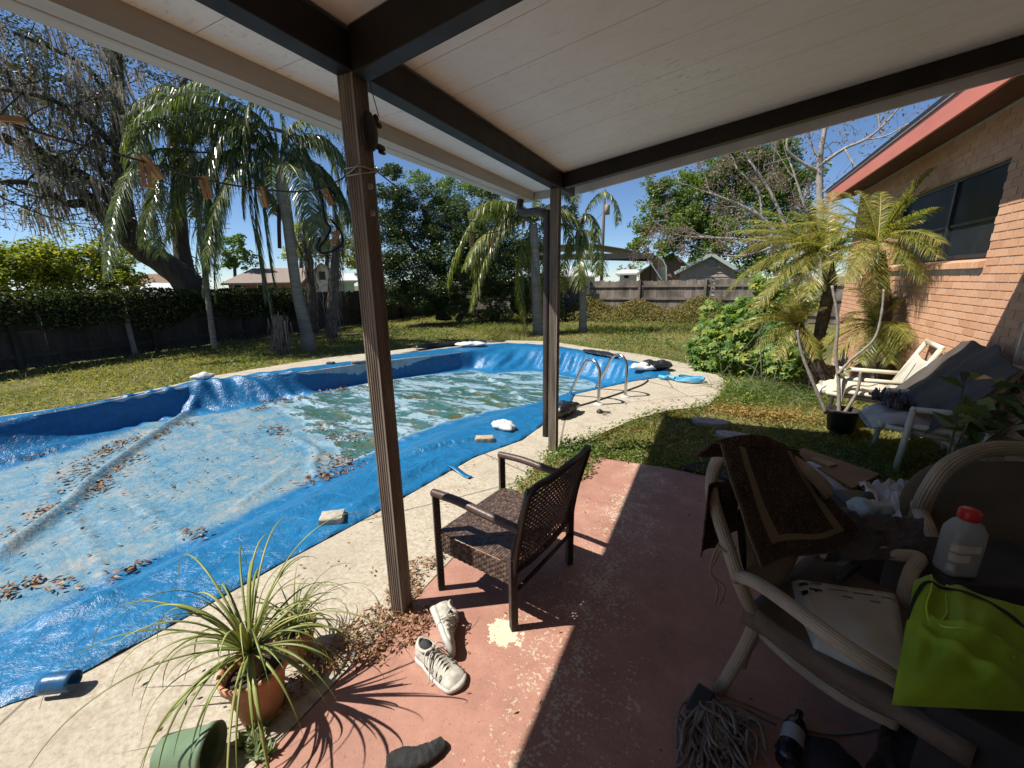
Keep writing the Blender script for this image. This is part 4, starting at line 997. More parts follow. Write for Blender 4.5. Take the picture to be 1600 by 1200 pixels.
palm('queen_palm', 'slim queen palm with a bent trunk just right of the far post', G(910,518,-.05),
     [(910,521,13.8,7),(911,480,13.8,5.5),(909,430,13.8,5.5),(905,390,13.8,6),(904,362,13.8,5)],
     [[(904,362),(922,318),(945,300),(962,318),(966,350)], [(904,362),(885,322),(868,340),(862,380)], [(904,362),(922,362),(934,392),(936,430)], [(904,362),(890,385),(880,425),(878,455)], [(904,362),(895,310),(905,285),(930,290)], [(904,362),(915,335),(928,345),(932,375)], [(904,362),(878,350),(866,385),(868,430)], [(904,362),(912,380),(905,420),(908,450)]],
     13.8, m_frondy, leaf=.55, crown=(904,362), extra=0, n=90)
m_shag = leafmat('shaggy_dead_fibre', [(.14,.11,.085), (.25,.205,.16), (.36,.30,.24)], .95, .1, .1, 1., (1, 1, 1))
def shag(label, L, D, n):
    o = thing('dead_palm_trunk', label, 'tree trunk', W(L[0][0], L[0][1], D), 'dead shaggy trunks by the left fence'); mb = MB(); P, r_ = limb(mb, [(x, y, D, r) for x, y, r in L], 8); mb.build('trunk', plain('dead_trunk', (.15,.12,.095), .95, .5, 8, .8, .03, 16), o)
    mb = MB(); P = np.array(P); i = rng.integers(1, len(P), n); b_ = P[i]+rng.normal(size=(n, 3))*.09; dd = rng.normal(size=(n, 3))*.16; dd[:, 2] = -1; v, q = blade_quads(b_, dd, rng.uniform(.25, .8, n), rng.uniform(.01, .03, n), 0, 3); mb.addnp(v, q); mb.build('hanging_fibre', m_shag, o); return o
shag('thin shaggy dead trunk draped with fibre, right of the leaning palm', [(490,520,8),(486,450,7),(481,390,6),(477,345,4)], 13.4, 420)
shag('thicker shaggy dead trunk standing near the near post, farthest right of the shaggy ones', [(517,526,10),(519,480,9),(523,420,7),(527,375,5)], 12.9, 420)
shag('short shaggy stump at the foot of the hanging fronds, left of the leaning palm', [(437,548,8),(437,520,8),(436,495,7)], 11.6, 200)

# ---------------------------------------------------------------- crowns beyond
m_dkleaf = leafmat('dark_evergreen_leaves', [(.018,.038,.011), (.042,.074,.02), (.09,.13,.036), (.18,.21,.065)], .35, .2, .55, .35)
m_mdleaf = leafmat('mid_green_leaves', [(.05,.09,.018), (.10,.155,.03), (.165,.22,.05), (.26,.30,.08)], .45, .35, .4, .3)
m_ygleaf = leafmat('yellow_green_leaves', [(.08,.12,.018), (.16,.20,.03), (.29,.29,.045), (.44,.38,.07)], .5, .4, .35, .35)
m_brleaf = leafmat('bright_green_leaves', [(.06,.10,.015), (.12,.18,.025), (.20,.26,.04)], .5, .45, .35, .35)
m_dryleaf = leafmat('dry_brown_leaves', [(.14,.10,.075), (.26,.19,.145), (.38,.30,.235)], .8, .25, .15, .5, (1.1, 1., .9))
tree('evergreen_tree', 'dense dark evergreen tree filling the back left corner of the yard', 'tree', flr(690, 17.5), [[(690,500,17.5,10),(692,440,17.5,9),(680,380,17.5,7),(660,320,17.5,4)], [(692,450,17.5,6),(730,400,17.3,5),(745,360,17,3)], [(690,430,17.5,6),(640,380,17.2,4),(615,320,17,3)]],
     [(608,268,26,17),(602,320,42,17),(595,385,45,17),(640,310,38,17),(648,360,50,17.2),(690,335,42,17.5),(640,420,50,16.8),(700,395,52,17),(745,420,45,17),(690,450,50,16.8),(620,455,35,16.8),(745,370,40,17.5),(775,440,40,17.2),(740,465,38,16.8),(785,400,36,17.6),(655,470,30,16.6),(800,465,34,17.2),(715,485,24,16.5),(780,480,25,16.6),(800,425,42,17.8),(832,462,38,17.8),(822,385,36,18.2),(788,345,34,18.5),(852,430,34,18.2),(860,480,28,18),(760,310,28,18.5),(840,340,26,18.5)], 900, .095, .05, m_dkleaf, flat=.35, sub=9)
tree('leafy_tree', 'lighter green tree rising behind the dark evergreen', 'tree', flr(730, 22), [[(740,450,22,6),(735,380,22,5),(725,320,22,3)]], [(700,305,32,22),(725,300,30,22),(760,318,32,22),(715,340,40,22),(770,350,38,22),(650,280,24,22),(800,345,30,22),(690,290,20,22)], 520, .11, .06, m_mdleaf, sub=9)
tree('hedge_tree', 'broad yellow-green bushy tree behind the left fence under the oak', 'tree', flr(100, 21), [[(110,470,21,5),(108,420,21,4)]], [(20,408,50,21),(70,398,50,21),(122,398,54,21),(165,412,48,21),(198,430,36,20.5),(40,440,52,20.5),(100,440,55,20.5),(155,445,48,20.5),(-30,405,58,21),(190,455,30,20),(-20,450,55,20.5),(70,460,40,20),(95,415,50,20.2),(145,425,46,20.2),(45,415,46,20.2),(-5,420,46,20.2)], 620, .13, .075, m_ygleaf, flat=.5, sub=9)
tree('leafy_tree', 'bright lime green tree between the hanging palm fronds, left of the leaning trunk', 'tree', flr(368, 40), [[(368,450,40,3),(366,400,40,2.5)]], [(360,392,24,40),(378,405,22,40),(352,410,18,40),(372,375,16,40)], 800, .22, .14, m_brleaf)
tree('leafy_tree', 'bright green tree behind the tan roofed house, right of the leaning trunk', 'tree', flr(470, 46), [[(470,440,46,3),(470,380,46,2)]], [(470,360,24,46),(485,385,24,46),(460,395,22,46),(500,395,22,46),(545,390,26,44),(550,415,20,44)], 700, .24, .15, m_ygleaf)
tree('leafy_tree', 'grey-green sparse tree behind the dead shaggy trunks', 'tree', flr(510, 38), [[(510,430,38,4),(512,370,38,3),(508,330,38,2)]], [(505,350,26,38),(525,375,26,38),(500,385,22,38),(530,345,18,38)], 420, .20, .11, leafmat('grey_green_leaves', [(.06,.06,.035), (.12,.115,.065), (.20,.18,.11)], .6, .3, .2, .3))
tree('leafy_tree', 'large rounded green tree behind the carport and sheds', 'tree', flr(1120, 34), [[(1120,440,34,7),(1118,380,34,6),(1105,320,34,4)]],
     [(1012,350,26,34),(1035,325,34,34),(1075,295,40,34),(1120,270,42,34),(1090,340,46,34),(1150,310,50,34),(1055,370,34,33),(1180,260,42,34),(1210,310,50,34),(1130,370,42,33),(1200,370,46,33),(1240,280,42,34),(1255,345,46,34),(1170,410,38,33),(1240,410,40,33),(1160,240,36,34),(1215,240,34,34),(1290,380,40,34),(1100,400,30,32.5),(1040,395,22,32.5),(1000,385,20,33),(1030,290,26,34),(1075,345,36,33)], 1150, .23, .13, m_mdleaf, sub=12)
tree('leafy_tree', 'small distant tree under the carport roof beside the utility pole', 'tree', flr(925, 60), [[(925,435,60,2),(925,420,60,1.5)]], [(905,424,12,60),(925,420,14,60),(942,425,11,60)], 260, .3, .2, m_mdleaf)
tree('leafy_tree', 'pale distant trees seen right of the utility pole', 'tree', flr(985, 62), [[(985,435,62,2),(985,415,62,1.5)]], [(972,425,12,62),(990,416,15,62),(1010,408,16,62),(1000,425,12,62)], 260, .3, .2, m_ygleaf)
def bare(name, label, base, limbs, tw, leafn, m_l, grp=None, tr=.02, tl=(.6, 1.3), mt=None, spread=.6):
    o = thing(name, label, 'tree', base, grp); mb = MB(); ends = []
    for l_ in limbs:
        P, r_ = limb(mb, [(x, y, D, r*.85) for x, y, D, r in l_], 7)
        for k in range(3, len(P), tw):
            d = (P[k]-P[k-1]); d = d/np.linalg.norm(d)+rng.normal(size=3)*.75+np.array([0, 0, .25]); twigs(mb, P[k], d, random.uniform(*tl), tr, 2, ends, spread, .3)
        twigs(mb, P[-1], P[-1]-P[-2], tl[1], tr, 2, ends, spread, .3)
    mb.build('trunk', mt or m_palebark, o); E_ = np.array(ends); E_ = E_[rng.random(len(E_)) < .55]; P = np.repeat(E_, leafn, 0); P = P+rng.normal(size=P.shape)*np.array([.14, .14, .16]); mb = MB(); v, q = leaf_quads(P, .12, .05, .05, bias=(0, 0, -.8)); mb.addnp(v, q); mb.build('crown', m_l, o)
bare('dry_tree', 'pale branched tree with clusters of dry brown leaves in front of the big green tree', flr(1262, 24),
     [[(1268,440,24,7),(1250,410,24,6),(1225,380,23.8,5.5),(1190,340,23.6,4.5),(1150,318,23.4,3.5),(1105,300,23.2,2)], [(1225,380,23.8,4),(1170,375,23.4,3.2),(1120,372,23,2.4),(1080,370,22.8,1.5)], [(1240,400,24,4.5),(1222,340,24,4),(1198,290,24,3.2),(1170,250,24,2)], [(1190,340,23.6,3),(1185,300,23.6,2.5),(1150,262,23.6,2)], [(1250,410,24,4),(1262,350,24.2,3.2),(1250,300,24.2,2.6),(1235,255,24.2,1.6)], [(1225,380,23.8,3),(1160,400,23.4,2.5),(1110,395,23.2,1.5)]], 3, 38, m_dryleaf, tr=.020, tl=(.7, 1.4))
bare('bare_tree', 'almost leafless grey tree against the blue sky beside the red fascia', flr(1283, 19),
     [[(1284,450,19,8),(1282,340,19,7.5),(1281,250,19,6.5),(1289,200,19,5),(1292,150,19,4),(1285,90,19,3)], [(1281,268,19,4.5),(1250,252,18.8,3.6),(1230,232,18.6,3),(1232,200,18.6,2.4),(1225,170,18.6,1.6)], [(1281,258,19,4.5),(1320,232,18.8,3.8),(1352,218,18.6,3),(1380,196,18.4,2.4),(1420,150,18.2,1.6)], [(1282,262,19,3),(1268,225,19.2,2.4),(1262,200,19.2,1.8),(1275,165,19.2,1.2)],
      [(1352,218,18.6,2.4),(1385,212,18.4,2),(1425,190,18.2,1.4)], [(1375,203,18.4,2),(1372,175,18.4,1.7),(1368,140,18.4,1.2)], [(1320,232,18.8,2.4),(1340,262,18.6,2),(1370,255,18.4,1.4)], [(1283,300,19,3),(1320,290,18.6,2.4),(1360,268,18.2,1.8),(1410,225,18,1.2)], [(1288,205,19,2.6),(1320,170,19,2),(1350,150,19,1.4)]], 4, 5, m_dryleaf, tr=.014, tl=(.45, .95))
# heap of cut brush
o = thing('brush_pile', 'low heap of dry cut brush in the grass left of the far post', 'brush pile', G(760,500,-.05)); mb = MB(); c = np.array(G(758,500,-.05)); es = []
for k in range(170):
    a = random.random()*6.28; p = c+np.array([math.cos(a)*random.random()*1.0, math.sin(a)*random.random()*.7, random.uniform(0, .45)]); d = np.array([random.uniform(-1, 1), random.uniform(-1, 1), random.uniform(-.1, .6)]); twigs(mb, p, d, random.uniform(.4, .8), .008, 1, es, .5)
mb.build('branches', plain('dry_brush', (.17,.12,.085), .95, .4), o); mb = MB(); v, q = leaf_quads(ball_points(c+[0, 0, .15], (1.0, .7, .45), 1500, .2), .07, .03, .3); mb.addnp(v, q); mb.build('dry_leaves', m_dryleaf, o)

# ================================================================ neighbouring houses, carport, shed, pole
def basis(x, D):
    c = W(x, 440, D); f = np.array([c[0], c[1], 0]); f /= np.linalg.norm(f); return f, np.array([f[1], -f[0], 0])
def quad(mb, *P): mb.add([tuple(p) for p in P], [tuple(range(len(P)))])
def pu(x, y, D): return W(x, y, D)
m_tanroof = plain('tan_shingles', (.30,.24,.20), .9, .25, 6, .3, .01, 20, spec=.1)
m_brnroof = plain('brown_shingles', (.25,.165,.12), .9, .3, 6, .3, .01, 20, spec=.1)
m_whiteroof = plain('white_metal_roof', (.62,.62,.60), .45, .12, 5, .05, .003, 20)
m_cream = plain('cream_siding', (.52,.48,.40), .8, .15, 4, .15, .004, 30)
m_orange = plain('orange_house_brick', (.42,.20,.13), .9, .3, 30, .3, .004, 60)
m_palegreen = plain('pale_green_wall', (.40,.52,.42), .8, .15)
m_pink = plain('pinkish_brick', (.36,.24,.19), .9, .25, 20)
def hip_house(name, label, x0, x1, D, ye, yr, xr0, xr1, depth, mw, mr, gable=None, over=.4, wx=()):
    f, r_ = basis((x0+x1)/2, D); A = W(x0, ye, D); B = W(x1, ye, D); d = (B-A); d[2] = 0; L = np.linalg.norm(d); d /= L; back = np.array([-d[1], d[0], 0]); back = back if back@f > 0 else -back
    ze = (A[2]+B[2])/2; zr_ = W((xr0+xr1)/2, yr, D+depth/2)[2]; a0 = A*[1, 1, 0]; o = thing(name, label, 'house', (*(a0+d*L/2)[:2], -.05))
    def P(u, v, z): return a0+d*u+back*v+np.array([0, 0, z])
    mb = MB(); i = over
    c = [P(i, i, -.05), P(L-i, i, -.05), P(L-i, depth-i, -.05), P(i, depth-i, -.05)]; e = [p+np.array([0, 0, ze+.03]) for p in c]
    for k in range(4): quad(mb, c[k], c[(k+1) % 4], e[(k+1) % 4], e[k])
    mb.build('wall', mw, o)
    u0 = (W(xr0, yr, D)-A)@d; u1 = (W(xr1, yr, D)-A)@d
    mb = MB(); R0, R1 = P(u0, depth/2, zr_), P(u1, depth/2, zr_); E0, E1, E2, E3 = P(0, 0, ze), P(L, 0, ze), P(L, depth, ze), P(0, depth, ze)
    quad(mb, E0, E1, R1, R0); quad(mb, E1, E2, R1); quad(mb, E2, E3, R0, R1); quad(mb, E3, E0, R0); dn = np.array([0, 0, -.14])
    for p, q in ((E0, E1), (E1, E2), (E2, E3), (E3, E0)): quad(mb, p, q, q+dn, p+dn)
    quad(mb, E3+dn, E2+dn, E1+dn, E0+dn)
    mb.build('roof', mr, o)
    if gable:
        gx0, gx1, gxp, gyp, mg = gable; ua, ub, uc = [(W(x, ye, D)-A)@d for x in (gx0, gx1, gxp)]; zp = W(gxp, gyp, D-1)[2]; mb = MB()
        a, b, p = P(ua, -1, ze), P(ub, -1, ze), P(uc, -1, zp); quad(mb, a, b, p); quad(mb, P(ua, -1, -.05), P(ub, -1, -.05), b, a); quad(mb, P(ub, -1, -.05), P(ub, .3, -.05), P(ub, .3, ze), b); quad(mb, P(ua, .3, -.05), P(ua, -1, -.05), a, P(ua, .3, ze)); mb.build('gable', mg, o)
        mb = MB(); bk_ = P(uc, depth/2, zp)
        for q, sg in ((ua, -1), (ub, 1)):
            e0 = P(q+sg*.35, -1.3, ze-.12); mb.add([tuple(e0), tuple(P(uc, -1.3, zp+.06)), tuple(P(uc, depth/2, zp+.06)), tuple(P(q+sg*.35, depth/2, ze-.12))], [(0,1,2,3)])
        mb.build('gable_roof', mr, o, solid=.12)
        mb = MB(); um = uc; zm = ze+(zp-ze)*.35; mb.box((0,0,0), (.01,.01,.01)) if False else None
        quad(mb, P(um-.22, -1.03, zm-.3), P(um+.22, -1.03, zm-.3), P(um+.22, -1.03, zm+.3), P(um-.22, -1.03, zm+.3)); mb.build('vent', plain('dark_vent', (.04,.035,.03), .7), o, solid=.03)
    for (x0_, x1_, ya, yb) in wx:
        ua, ub = (W(x0_, ye, D)-A)@d, (W(x1_, ye, D)-A)@d; za, zb_ = W(x0_, yb, D)[2], W(x0_, ya, D)[2]; mb = MB(); q0 = over-.05
        quad(mb, P(ua, q0, za), P(ub, q0, za), P(ub, q0, zb_), P(ua, q0, zb_)); wn = mb.build('window', plain('white_frame', (.6,.6,.58), .6), o, solid=.05); mb = MB(); s_ = .08
        quad(mb, P(ua+s_, q0-.035, za+s_), P(ub-s_, q0-.035, za+s_), P(ub-s_, q0-.035, zb_-s_), P(ua+s_, q0-.035, zb_-s_)); mb.build('pane', m_glass, wn, solid=.01)
    return o
hip_house('neighbour_house', 'house with tan shingle roof, cream gable and orange brick wall beyond the fence', 344, 556, 36, 441, 419, 388, 505, 9, m_orange, m_tanroof, gable=(478, 540, 503, 413, m_cream), wx=((362,378,444,453),(400,418,444,453)))
hip_house('neighbour_house', 'house with brown shingle roof partly hidden by the oak trunk', 200, 300, 30, 447, 428, 225, 262, 8, m_cream, m_brnroof)
o = thing('porch_roof', 'low white metal porch roof in front of the brown roofed house', 'roof', flr(248, 26)); mb = MB(); A_, B_ = W(207,456,25), W(282,456,25); f, r_ = basis(248, 26)
mb.add([tuple(A_), tuple(B_), tuple(W(272,443,27.5)), tuple(W(232,443,27.5))], [(0,1,2,3)]); mb.build('roof_sheet', m_whiteroof, o, solid=.06)
for p in (A_, B_, W(245,456,25)): MB().bar((p[0], p[1], -.05), (p[0], p[1], p[2]), .1, .1).build('post', m_whiteroof, o)
hip_house('neighbour_house', 'far house with pale grey hipped metal roof left of the utility pole', 858, 936, 46, 431, 417, 885, 905, 7, plain('grey_wall', (.40,.38,.36), .8), m_whiteroof, wx=((870,884,433,440),(905,918,433,440)))
hip_house('neighbour_house', 'pale green walled garage with white roof at the right end of the tan roofed house', 528, 562, 33, 438, 427, 538, 552, 5, m_palegreen, m_whiteroof)
hip_house('mobile_home', 'white mobile home with flat pale roof right of the utility pole', 962, 1002, 44, 427, 421, 970, 996, 5, plain('white_siding', (.62,.63,.62), .6, .1), m_whiteroof, wx=((974,984,429,436),))
def gable_front(name, label, cat, x0, x1, xp, ye, yp, D, depth, mw, mr, mtrim, boards=True, over=.25):
    A, B = W(x0, ye, D), W(x1, ye, D); f, r_ = basis((x0+x1)/2, D); d = (B-A)*[1, 1, 0]; L = np.linalg.norm(d); d /= L; back = np.array([-d[1], d[0], 0]); back = back if back@f > 0 else -back; a0 = A*[1, 1, 0]; ze = (A[2]+B[2])/2; zp = W(xp, yp, D)[2]; up_ = (W(xp, ye, D)-A)@d
    P = lambda u, v, z: a0+d*u+back*v+np.array([0, 0, z]); o = thing(name, label, cat, (*P(L/2, 0, 0)[:2], -.05)); mb = MB()
    if boards:          # lapped boards
        z = -.05
        while z < zp-.02:
            z2 = min(z+.19, zp-.01); zc = max(z, ze); k = 0 if z2 <= ze else (zc-ze)/(zp-ze); ua, ub = up_*k+.01, L-(L-up_)*k-.01
            if ub-ua > .1: quad(mb, P(ua, -.03, z), P(ub, -.03, z), P(ub, 0, z2), P(ua, 0, z2))
            z = z2
    else: quad(mb, P(0, 0, -.05), P(L, 0, -.05), P(L, 0, ze), P(up_, 0, zp), P(0, 0, ze))
    quad(mb, P(L, 0, -.05), P(L, depth, -.05), P(L, depth, ze), P(L, 0, ze)); quad(mb, P(0, depth, -.05), P(0, 0, -.05), P(0, 0, ze), P(0, depth, ze)); mb.build('wall', mw, o)
    mb = MB()
    for u, s_ in ((0, -1), (L, 1)):
        ue = u+s_*over; ze2 = ze-(zp-ze)*over/max(abs(up_-u), .1); mb.add([tuple(P(ue, -over, ze2+.03)), tuple(P(up_, -over, zp+.03)), tuple(P(up_, depth+over, zp+.03)), tuple(P(ue, depth+over, ze2+.03))], [(0,1,2,3)])
    mb.build('roof', mr, o, solid=.05); mb = MB()
    for u, s_ in ((0, -1), (L, 1)):
        ue = u+s_*over; ze2 = ze-(zp-ze)*over/max(abs(up_-u), .1); mb.bar(P(ue, -over-.04, ze2-.03), P(up_, -over-.04, zp-.03), .05, .14)
    mb.build('bargeboard', mtrim, o); mb = MB(); zm = ze+(zp-ze)*.45; mb.add([tuple(P(up_+a, -.05, zm+b)) for a, b in ((-.2,-.14),(.2,-.14),(.2,.14),(-.2,.14))], [(0,1,2,3)]); mb.build('vent', plain('grey_vent', (.22,.26,.28), .6), o, solid=.03); return o
gable_front('garden_shed', 'grey lap-sided shed with pale green gable trim behind the far fence', 'shed', 1063, 1150, 1110, 421, 397, 24, 4, plain('grey_lap_siding', (.34,.29,.25), .8, .2, 3), m_whiteroof, plain('pale_green_trim', (.40,.50,.43), .6, .1))
gable_front('neighbour_house', 'pinkish brick gabled house between the carport and the grey shed', 'house', 1000, 1085, 1048, 424, 396, 34, 8, m_pink, m_tanroof, plain('beige_trim', (.48,.44,.38), .6), False)
# metal carport, seen from its open end
o = thing('metal_carport', 'open metal carport with a dark roof and one rounded silver side behind the far fence', 'carport', flr(960, 27)); m_cp = plain('carport_brown_metal', (.10,.085,.075), .5, .25, 4, .1, .004, 20, metal=.2); m_cs = plain('carport_silver', (.50,.51,.50), .35, .25, 6, .2, .006, 12, metal=.5)
f, r_ = basis(960, 27); prof = [(700,440),(704,420),(720,408),(760,398),(850,384),(925,381),(975,389),(1012,398),(1028,401)]; prof2 = [(1028,401),(1036,406),(1041,416),(1042,440)]
def sheet(pf, a, b, m, nm):
    mb = MB(); A = [W(x, y, 27)+f*a for x, y in pf]; B = [W(x, y, 27)+f*b for x, y in pf]
    for k in range(len(pf)-1): quad(mb, A[k], A[k+1], B[k+1], B[k])
    mb.build(nm, m, o, solid=.05)
sheet(prof, 0, 6, m_cp, 'roof_sheet'); sheet(prof2, 0, 6, m_cs, 'side_panel')
mb = MB(); mb.bar(W(705,405,27)-f*.03, W(1022,399,27)-f*.03, .06, .32); mb.build('end_beam', m_cp, o)
mb = MB()
for k in range(1, 6):
    for x in (1020, 925): pass
    mb.bar(W(860,398,27)+f*k, W(1020,402,27)+f*k, .05, .10)
mb.build('truss', m_cp, o)
for k in (0, 6):
    for x, y in ((1030, 404), (706, 415)): p = W(x, y, 27)+f*k; MB().bar((p[0], p[1], -.05), tuple(p), .08, .08).build('post', m_cp, o)
mb = MB(); mb.bar(W(1012,404,27)-f*.02, W(1034,437,27)-f*.02, .06, .06); mb.build('brace', m_cs, o)
o = thing('utility_pole', 'wooden utility pole with a small transformer beyond the far fence', 'utility pole', flr(945, 42)); P = W(945,296,42); mb = MB().tube([(P[0], P[1], -.05), (P[0], P[1], P[2])], [.17, .12], 8); mb.build('pole', plain('pole_wood', (.12,.10,.085), .9), o)
q = W(949,328,42); MB().lathe([(0,-.45),(.24,-.45),(.24,.35),(.1,.45),(0,.45)], q-f*.3, 10).build('transformer', plain('transformer_grey', (.30,.22,.17), .6), o)
m_wire = plain('black_wire', (.03,.03,.03), .6)
def wire(label, pts, r=.02): tag(MB().tube(smooth_path(pts, 10), r, 4).build('overhead_wire', m_wire), label, 'wire', 'overhead power lines')
wire('overhead wire running from the utility pole to the right past the green tree', [W(945,385,42), W(990,391,44), W(1040,394,50)])
wire('overhead wire dropping from the transformer to the left of the utility pole', [W(945,330,42), W(925,350,36), W(905,372,30)])
wire('upper overhead wire crossing the sky behind the oak on the left', [W(-60,335,50), W(60,347,50), W(140,350,50), W(360,357,52)], .025)
wire('lower overhead wire crossing the sky behind the oak on the left', [W(-60,322,50), W(60,338,50), W(140,344,50), W(360,350,52)], .025)
# ================================================================ planting by the house
m_pyg = leafmat('date_palm_fronds', [(.09,.125,.025), (.18,.21,.045), (.29,.29,.07), (.42,.34,.10), (.50,.36,.11)], .35, .38, .5, 1.2)
m_trunkd = plain('dark_fibrous_trunk', (.10,.075,.055), .95, .5, 14, .9, .03, 30)
def dpalm(label, crown, D, tips, trunk, base, leaf=.24, sag=.18, extra=3):
    o = thing('date_palm', label, 'palm tree', base, 'date palms by the brick wall'); mb = MB()
    P, r_ = limb(mb, [(x, y, D_, q_*1.) for x, y, D_, q_ in trunk], 9, 6, .3); Pn = np.array(P)
    for k in range(90):          # old leaf bases
        i = random.randrange(len(Pn)); a = random.random()*6.28; d = np.array([math.cos(a), math.sin(a), .9]); mb.bar(Pn[i]+d*r_[i]*.5, Pn[i]+d*(r_[i]*.6+random.uniform(.03, .08)), .016, .006)
    mb.build('trunk', m_trunkd, o); mb = MB(); c = W(*crown, D)
    tips = tips+[(x+random.uniform(-26, 26), y+random.uniform(-20, 26), dd+random.uniform(-.3, .3)) for x, y, dd in tips[::3]]
    for (x, y, dd) in tips:
        e = W(x, y, D+dd); e[0] = min(e[0], 2.10); L = np.linalg.norm(e-c); h = (e-c); pts = [c+h*t_+np.array([0, 0, L*sag*4*t_*(1-t_)*(.9 if h[2] < 0 else .55)]) for t_ in (0, .2, .45, .7, .88, 1)]
        frond(mb, pts, leaf*1.15, .0092, 78, .65, .34, rw=.010, spread=1.0, sweep=.75, start=.1)
    for k in range(extra):
        a = random.random()*6.28; h = np.array([math.cos(a)*.7, math.sin(a)*.7, random.uniform(-.1, .55)]); L = random.uniform(.6, .95)
        if (c+h*L)[0] > 2.12: h[0] = -abs(h[0])
        pts = [c+h*L*t_+np.array([0, 0, L*.7*t_*(1-t_)]) for t_ in (0, .25, .5, .75, 1)]; frond(mb, pts, leaf, .0100, 70, .6, .45, rw=.009, spread=1.0, sweep=.75)
    mb.build('crown', m_pyg, o); return o
dpalm('tall yellowing date palm in front of the dark window, its fronds crossing the brick wall', (1372,378), 7.05, [(1456,262,-.1),(1477,292,.1),(1523,320,-.2),(1546,378,-.45),(1512,402,-.5),(1467,440,-.3),(1366,465,-.3),(1341,298,.2),(1376,300,.3),(1318,300,.2),(1270,330,.1),(1290,420,-.4),(1330,440,-.5),(1420,420,-.4),(1445,345,.1),(1250,370,0)],
      [(1385,590,7.2,9),(1384,500,7.15,9),(1380,440,7.1,10),(1373,395,7.05,12)], (*G(1387,628)[:2], -.05))
dpalm('spreading date palm with drooping yellow fronds over the leafy bush', (1288,392), 7.5, [(1150,364,-.2),(1140,408,-.3),(1187,330,.2),(1300,300,.3),(1131,462,-.5),(1183,480,-.5),(1227,486,-.5),(1205,420,-.5),(1240,330,.2),(1160,345,-.1),(1172,385,-.3),(1150,440,-.5),(1200,462,-.6),(1250,425,-.5),(1222,400,-.4),(1262,352,.1),(1310,335,.2),(1240,382,-.4),(1180,352,.3),(1200,375,.3),(1330,340,0),(1360,400,-.2),(1165,440,-.4),(1345,450,-.4),(1215,360,.1),(1260,470,-.6)],
      [(1268,605,7.35,9),(1278,540,7.4,9),(1290,480,7.45,10),(1298,440,7.5,11),(1290,398,7.5,9)], (*G(1266,612)[:2], -.05))
dpalm('low leaning date palm with a dark shaggy trunk behind the bare potted stems', (1243,508), 7.25, [(1166,513,-.2),(1183,545,-.4),(1205,470,.2),(1250,450,.3),(1215,560,-.4),(1290,480,0),(1190,490,-.1),(1170,475,0),(1275,560,-.3)],
      [(1300,612,7.3,10),(1285,580,7.3,11),(1265,545,7.3,11),(1245,512,7.25,11)], (*G(1303,612)[:2], -.05), .2)
dpalm('small date palm fanning low fronds behind the cream lounger against the wall', (1371,508), 7.2, [(1306,558,-.3),(1345,568,-.4),(1392,568,-.4),(1440,514,-.2),(1287,535,-.2),(1325,500,0),(1420,470,0),(1430,545,-.3),(1350,470,.2),(1395,465,.2)],
      [(1375,600,7.3,10),(1373,560,7.25,10),(1371,512,7.2,10)], (*G(1376,622)[:2], -.05), .22, extra=2)
def star_leaf(P, n_, size, down=.35):
    """lobed hand-shaped leaves"""
    N = len(P); nrm = rng.normal(size=(N, 3))*.55; nrm[:, 2] += 1.; nrm = nrm+np.array([-.35, -.35, 0]); nrm = unit(nrm); a = unit(np.cross(nrm, rng.normal(size=(N, 3)))); b = np.cross(nrm, a); s = size*rng.uniform(.55, 1.15, N)[:, None]
    k = 14; V = np.empty((N, k+1, 3)); V[:, 0] = P
    lob = [.55, 1., .5, .95, .5, .85, .42, .5, .18, .5, .42, .85, .5, .95]
    for i in range(k):
        an = 2*math.pi*i/k; r_ = lob[i]; V[:, i+1] = P+(a*math.cos(an)+b*math.sin(an))*s*r_*.5+nrm*s*(-.16*r_*r_)
    F = np.array([[0, 1+i, 1+(i+1) % k] for i in range(k)]); Q = (np.arange(N)[:, None, None]*(k+1)+F[None]).reshape(-1, 3); return V.reshape(-1, 3), Q
m_castor = leafmat('broad_lobed_leaves', [(.045,.10,.022), (.09,.17,.04), (.15,.24,.055), (.27,.32,.07), (.38,.38,.08)], .4, .42, .4, 1.)
o = thing('leafy_bush', 'bright green broad-leaved bush with lobed leaves at the edge of the deck', 'bush', (*G(1180,592)[:2], -.05)); mb = MB(); pts = []
for x, y, r, D in [(1098,560,28,8.3),(1130,520,36,8.6),(1120,555,40,8.3),(1192,450,22,8.8),(1185,480,26,8.8),(1170,515,42,8.7),(1215,540,44,8.5),(1105,512,22,8.8),(1232,490,32,8.7),(1083,545,18,8.4),(1150,565,34,8.2),(1205,570,30,8.2),(1255,465,26,8.9),(1190,435,14,8.9),(1250,545,34,8.3),(1140,490,22,8.9),(1110,480,14,9.),(1235,580,24,8.1),(1205,470,30,8.9),(1162,482,24,8.9),(1225,450,24,9.1)]:
    Rm = PXR(x, y, r, D, .5); pts.append(ball_points(W(x, y, D), (Rm, Rm, Rm), int(105*(r/30)**2), .3))
P = np.concatenate(pts); v, q = star_leaf(P, 0, .225); mb.addnp(v, q); mb.build('foliage', m_castor, o); mb = MB()
for k in range(22):
    e = P[random.randrange(len(P))]; b_ = np.array([o.location.x, o.location.y, -.05])+rng.normal(size=3)*np.array([.35, .22, 0]); mb.tube([b_, (b_*.5+e*.5)+[0, 0, .1], e], [.012, .009, .004], 5)
mb.build('stems', plain('dark_green_stems', (.07,.085,.04), .7, .3), o)
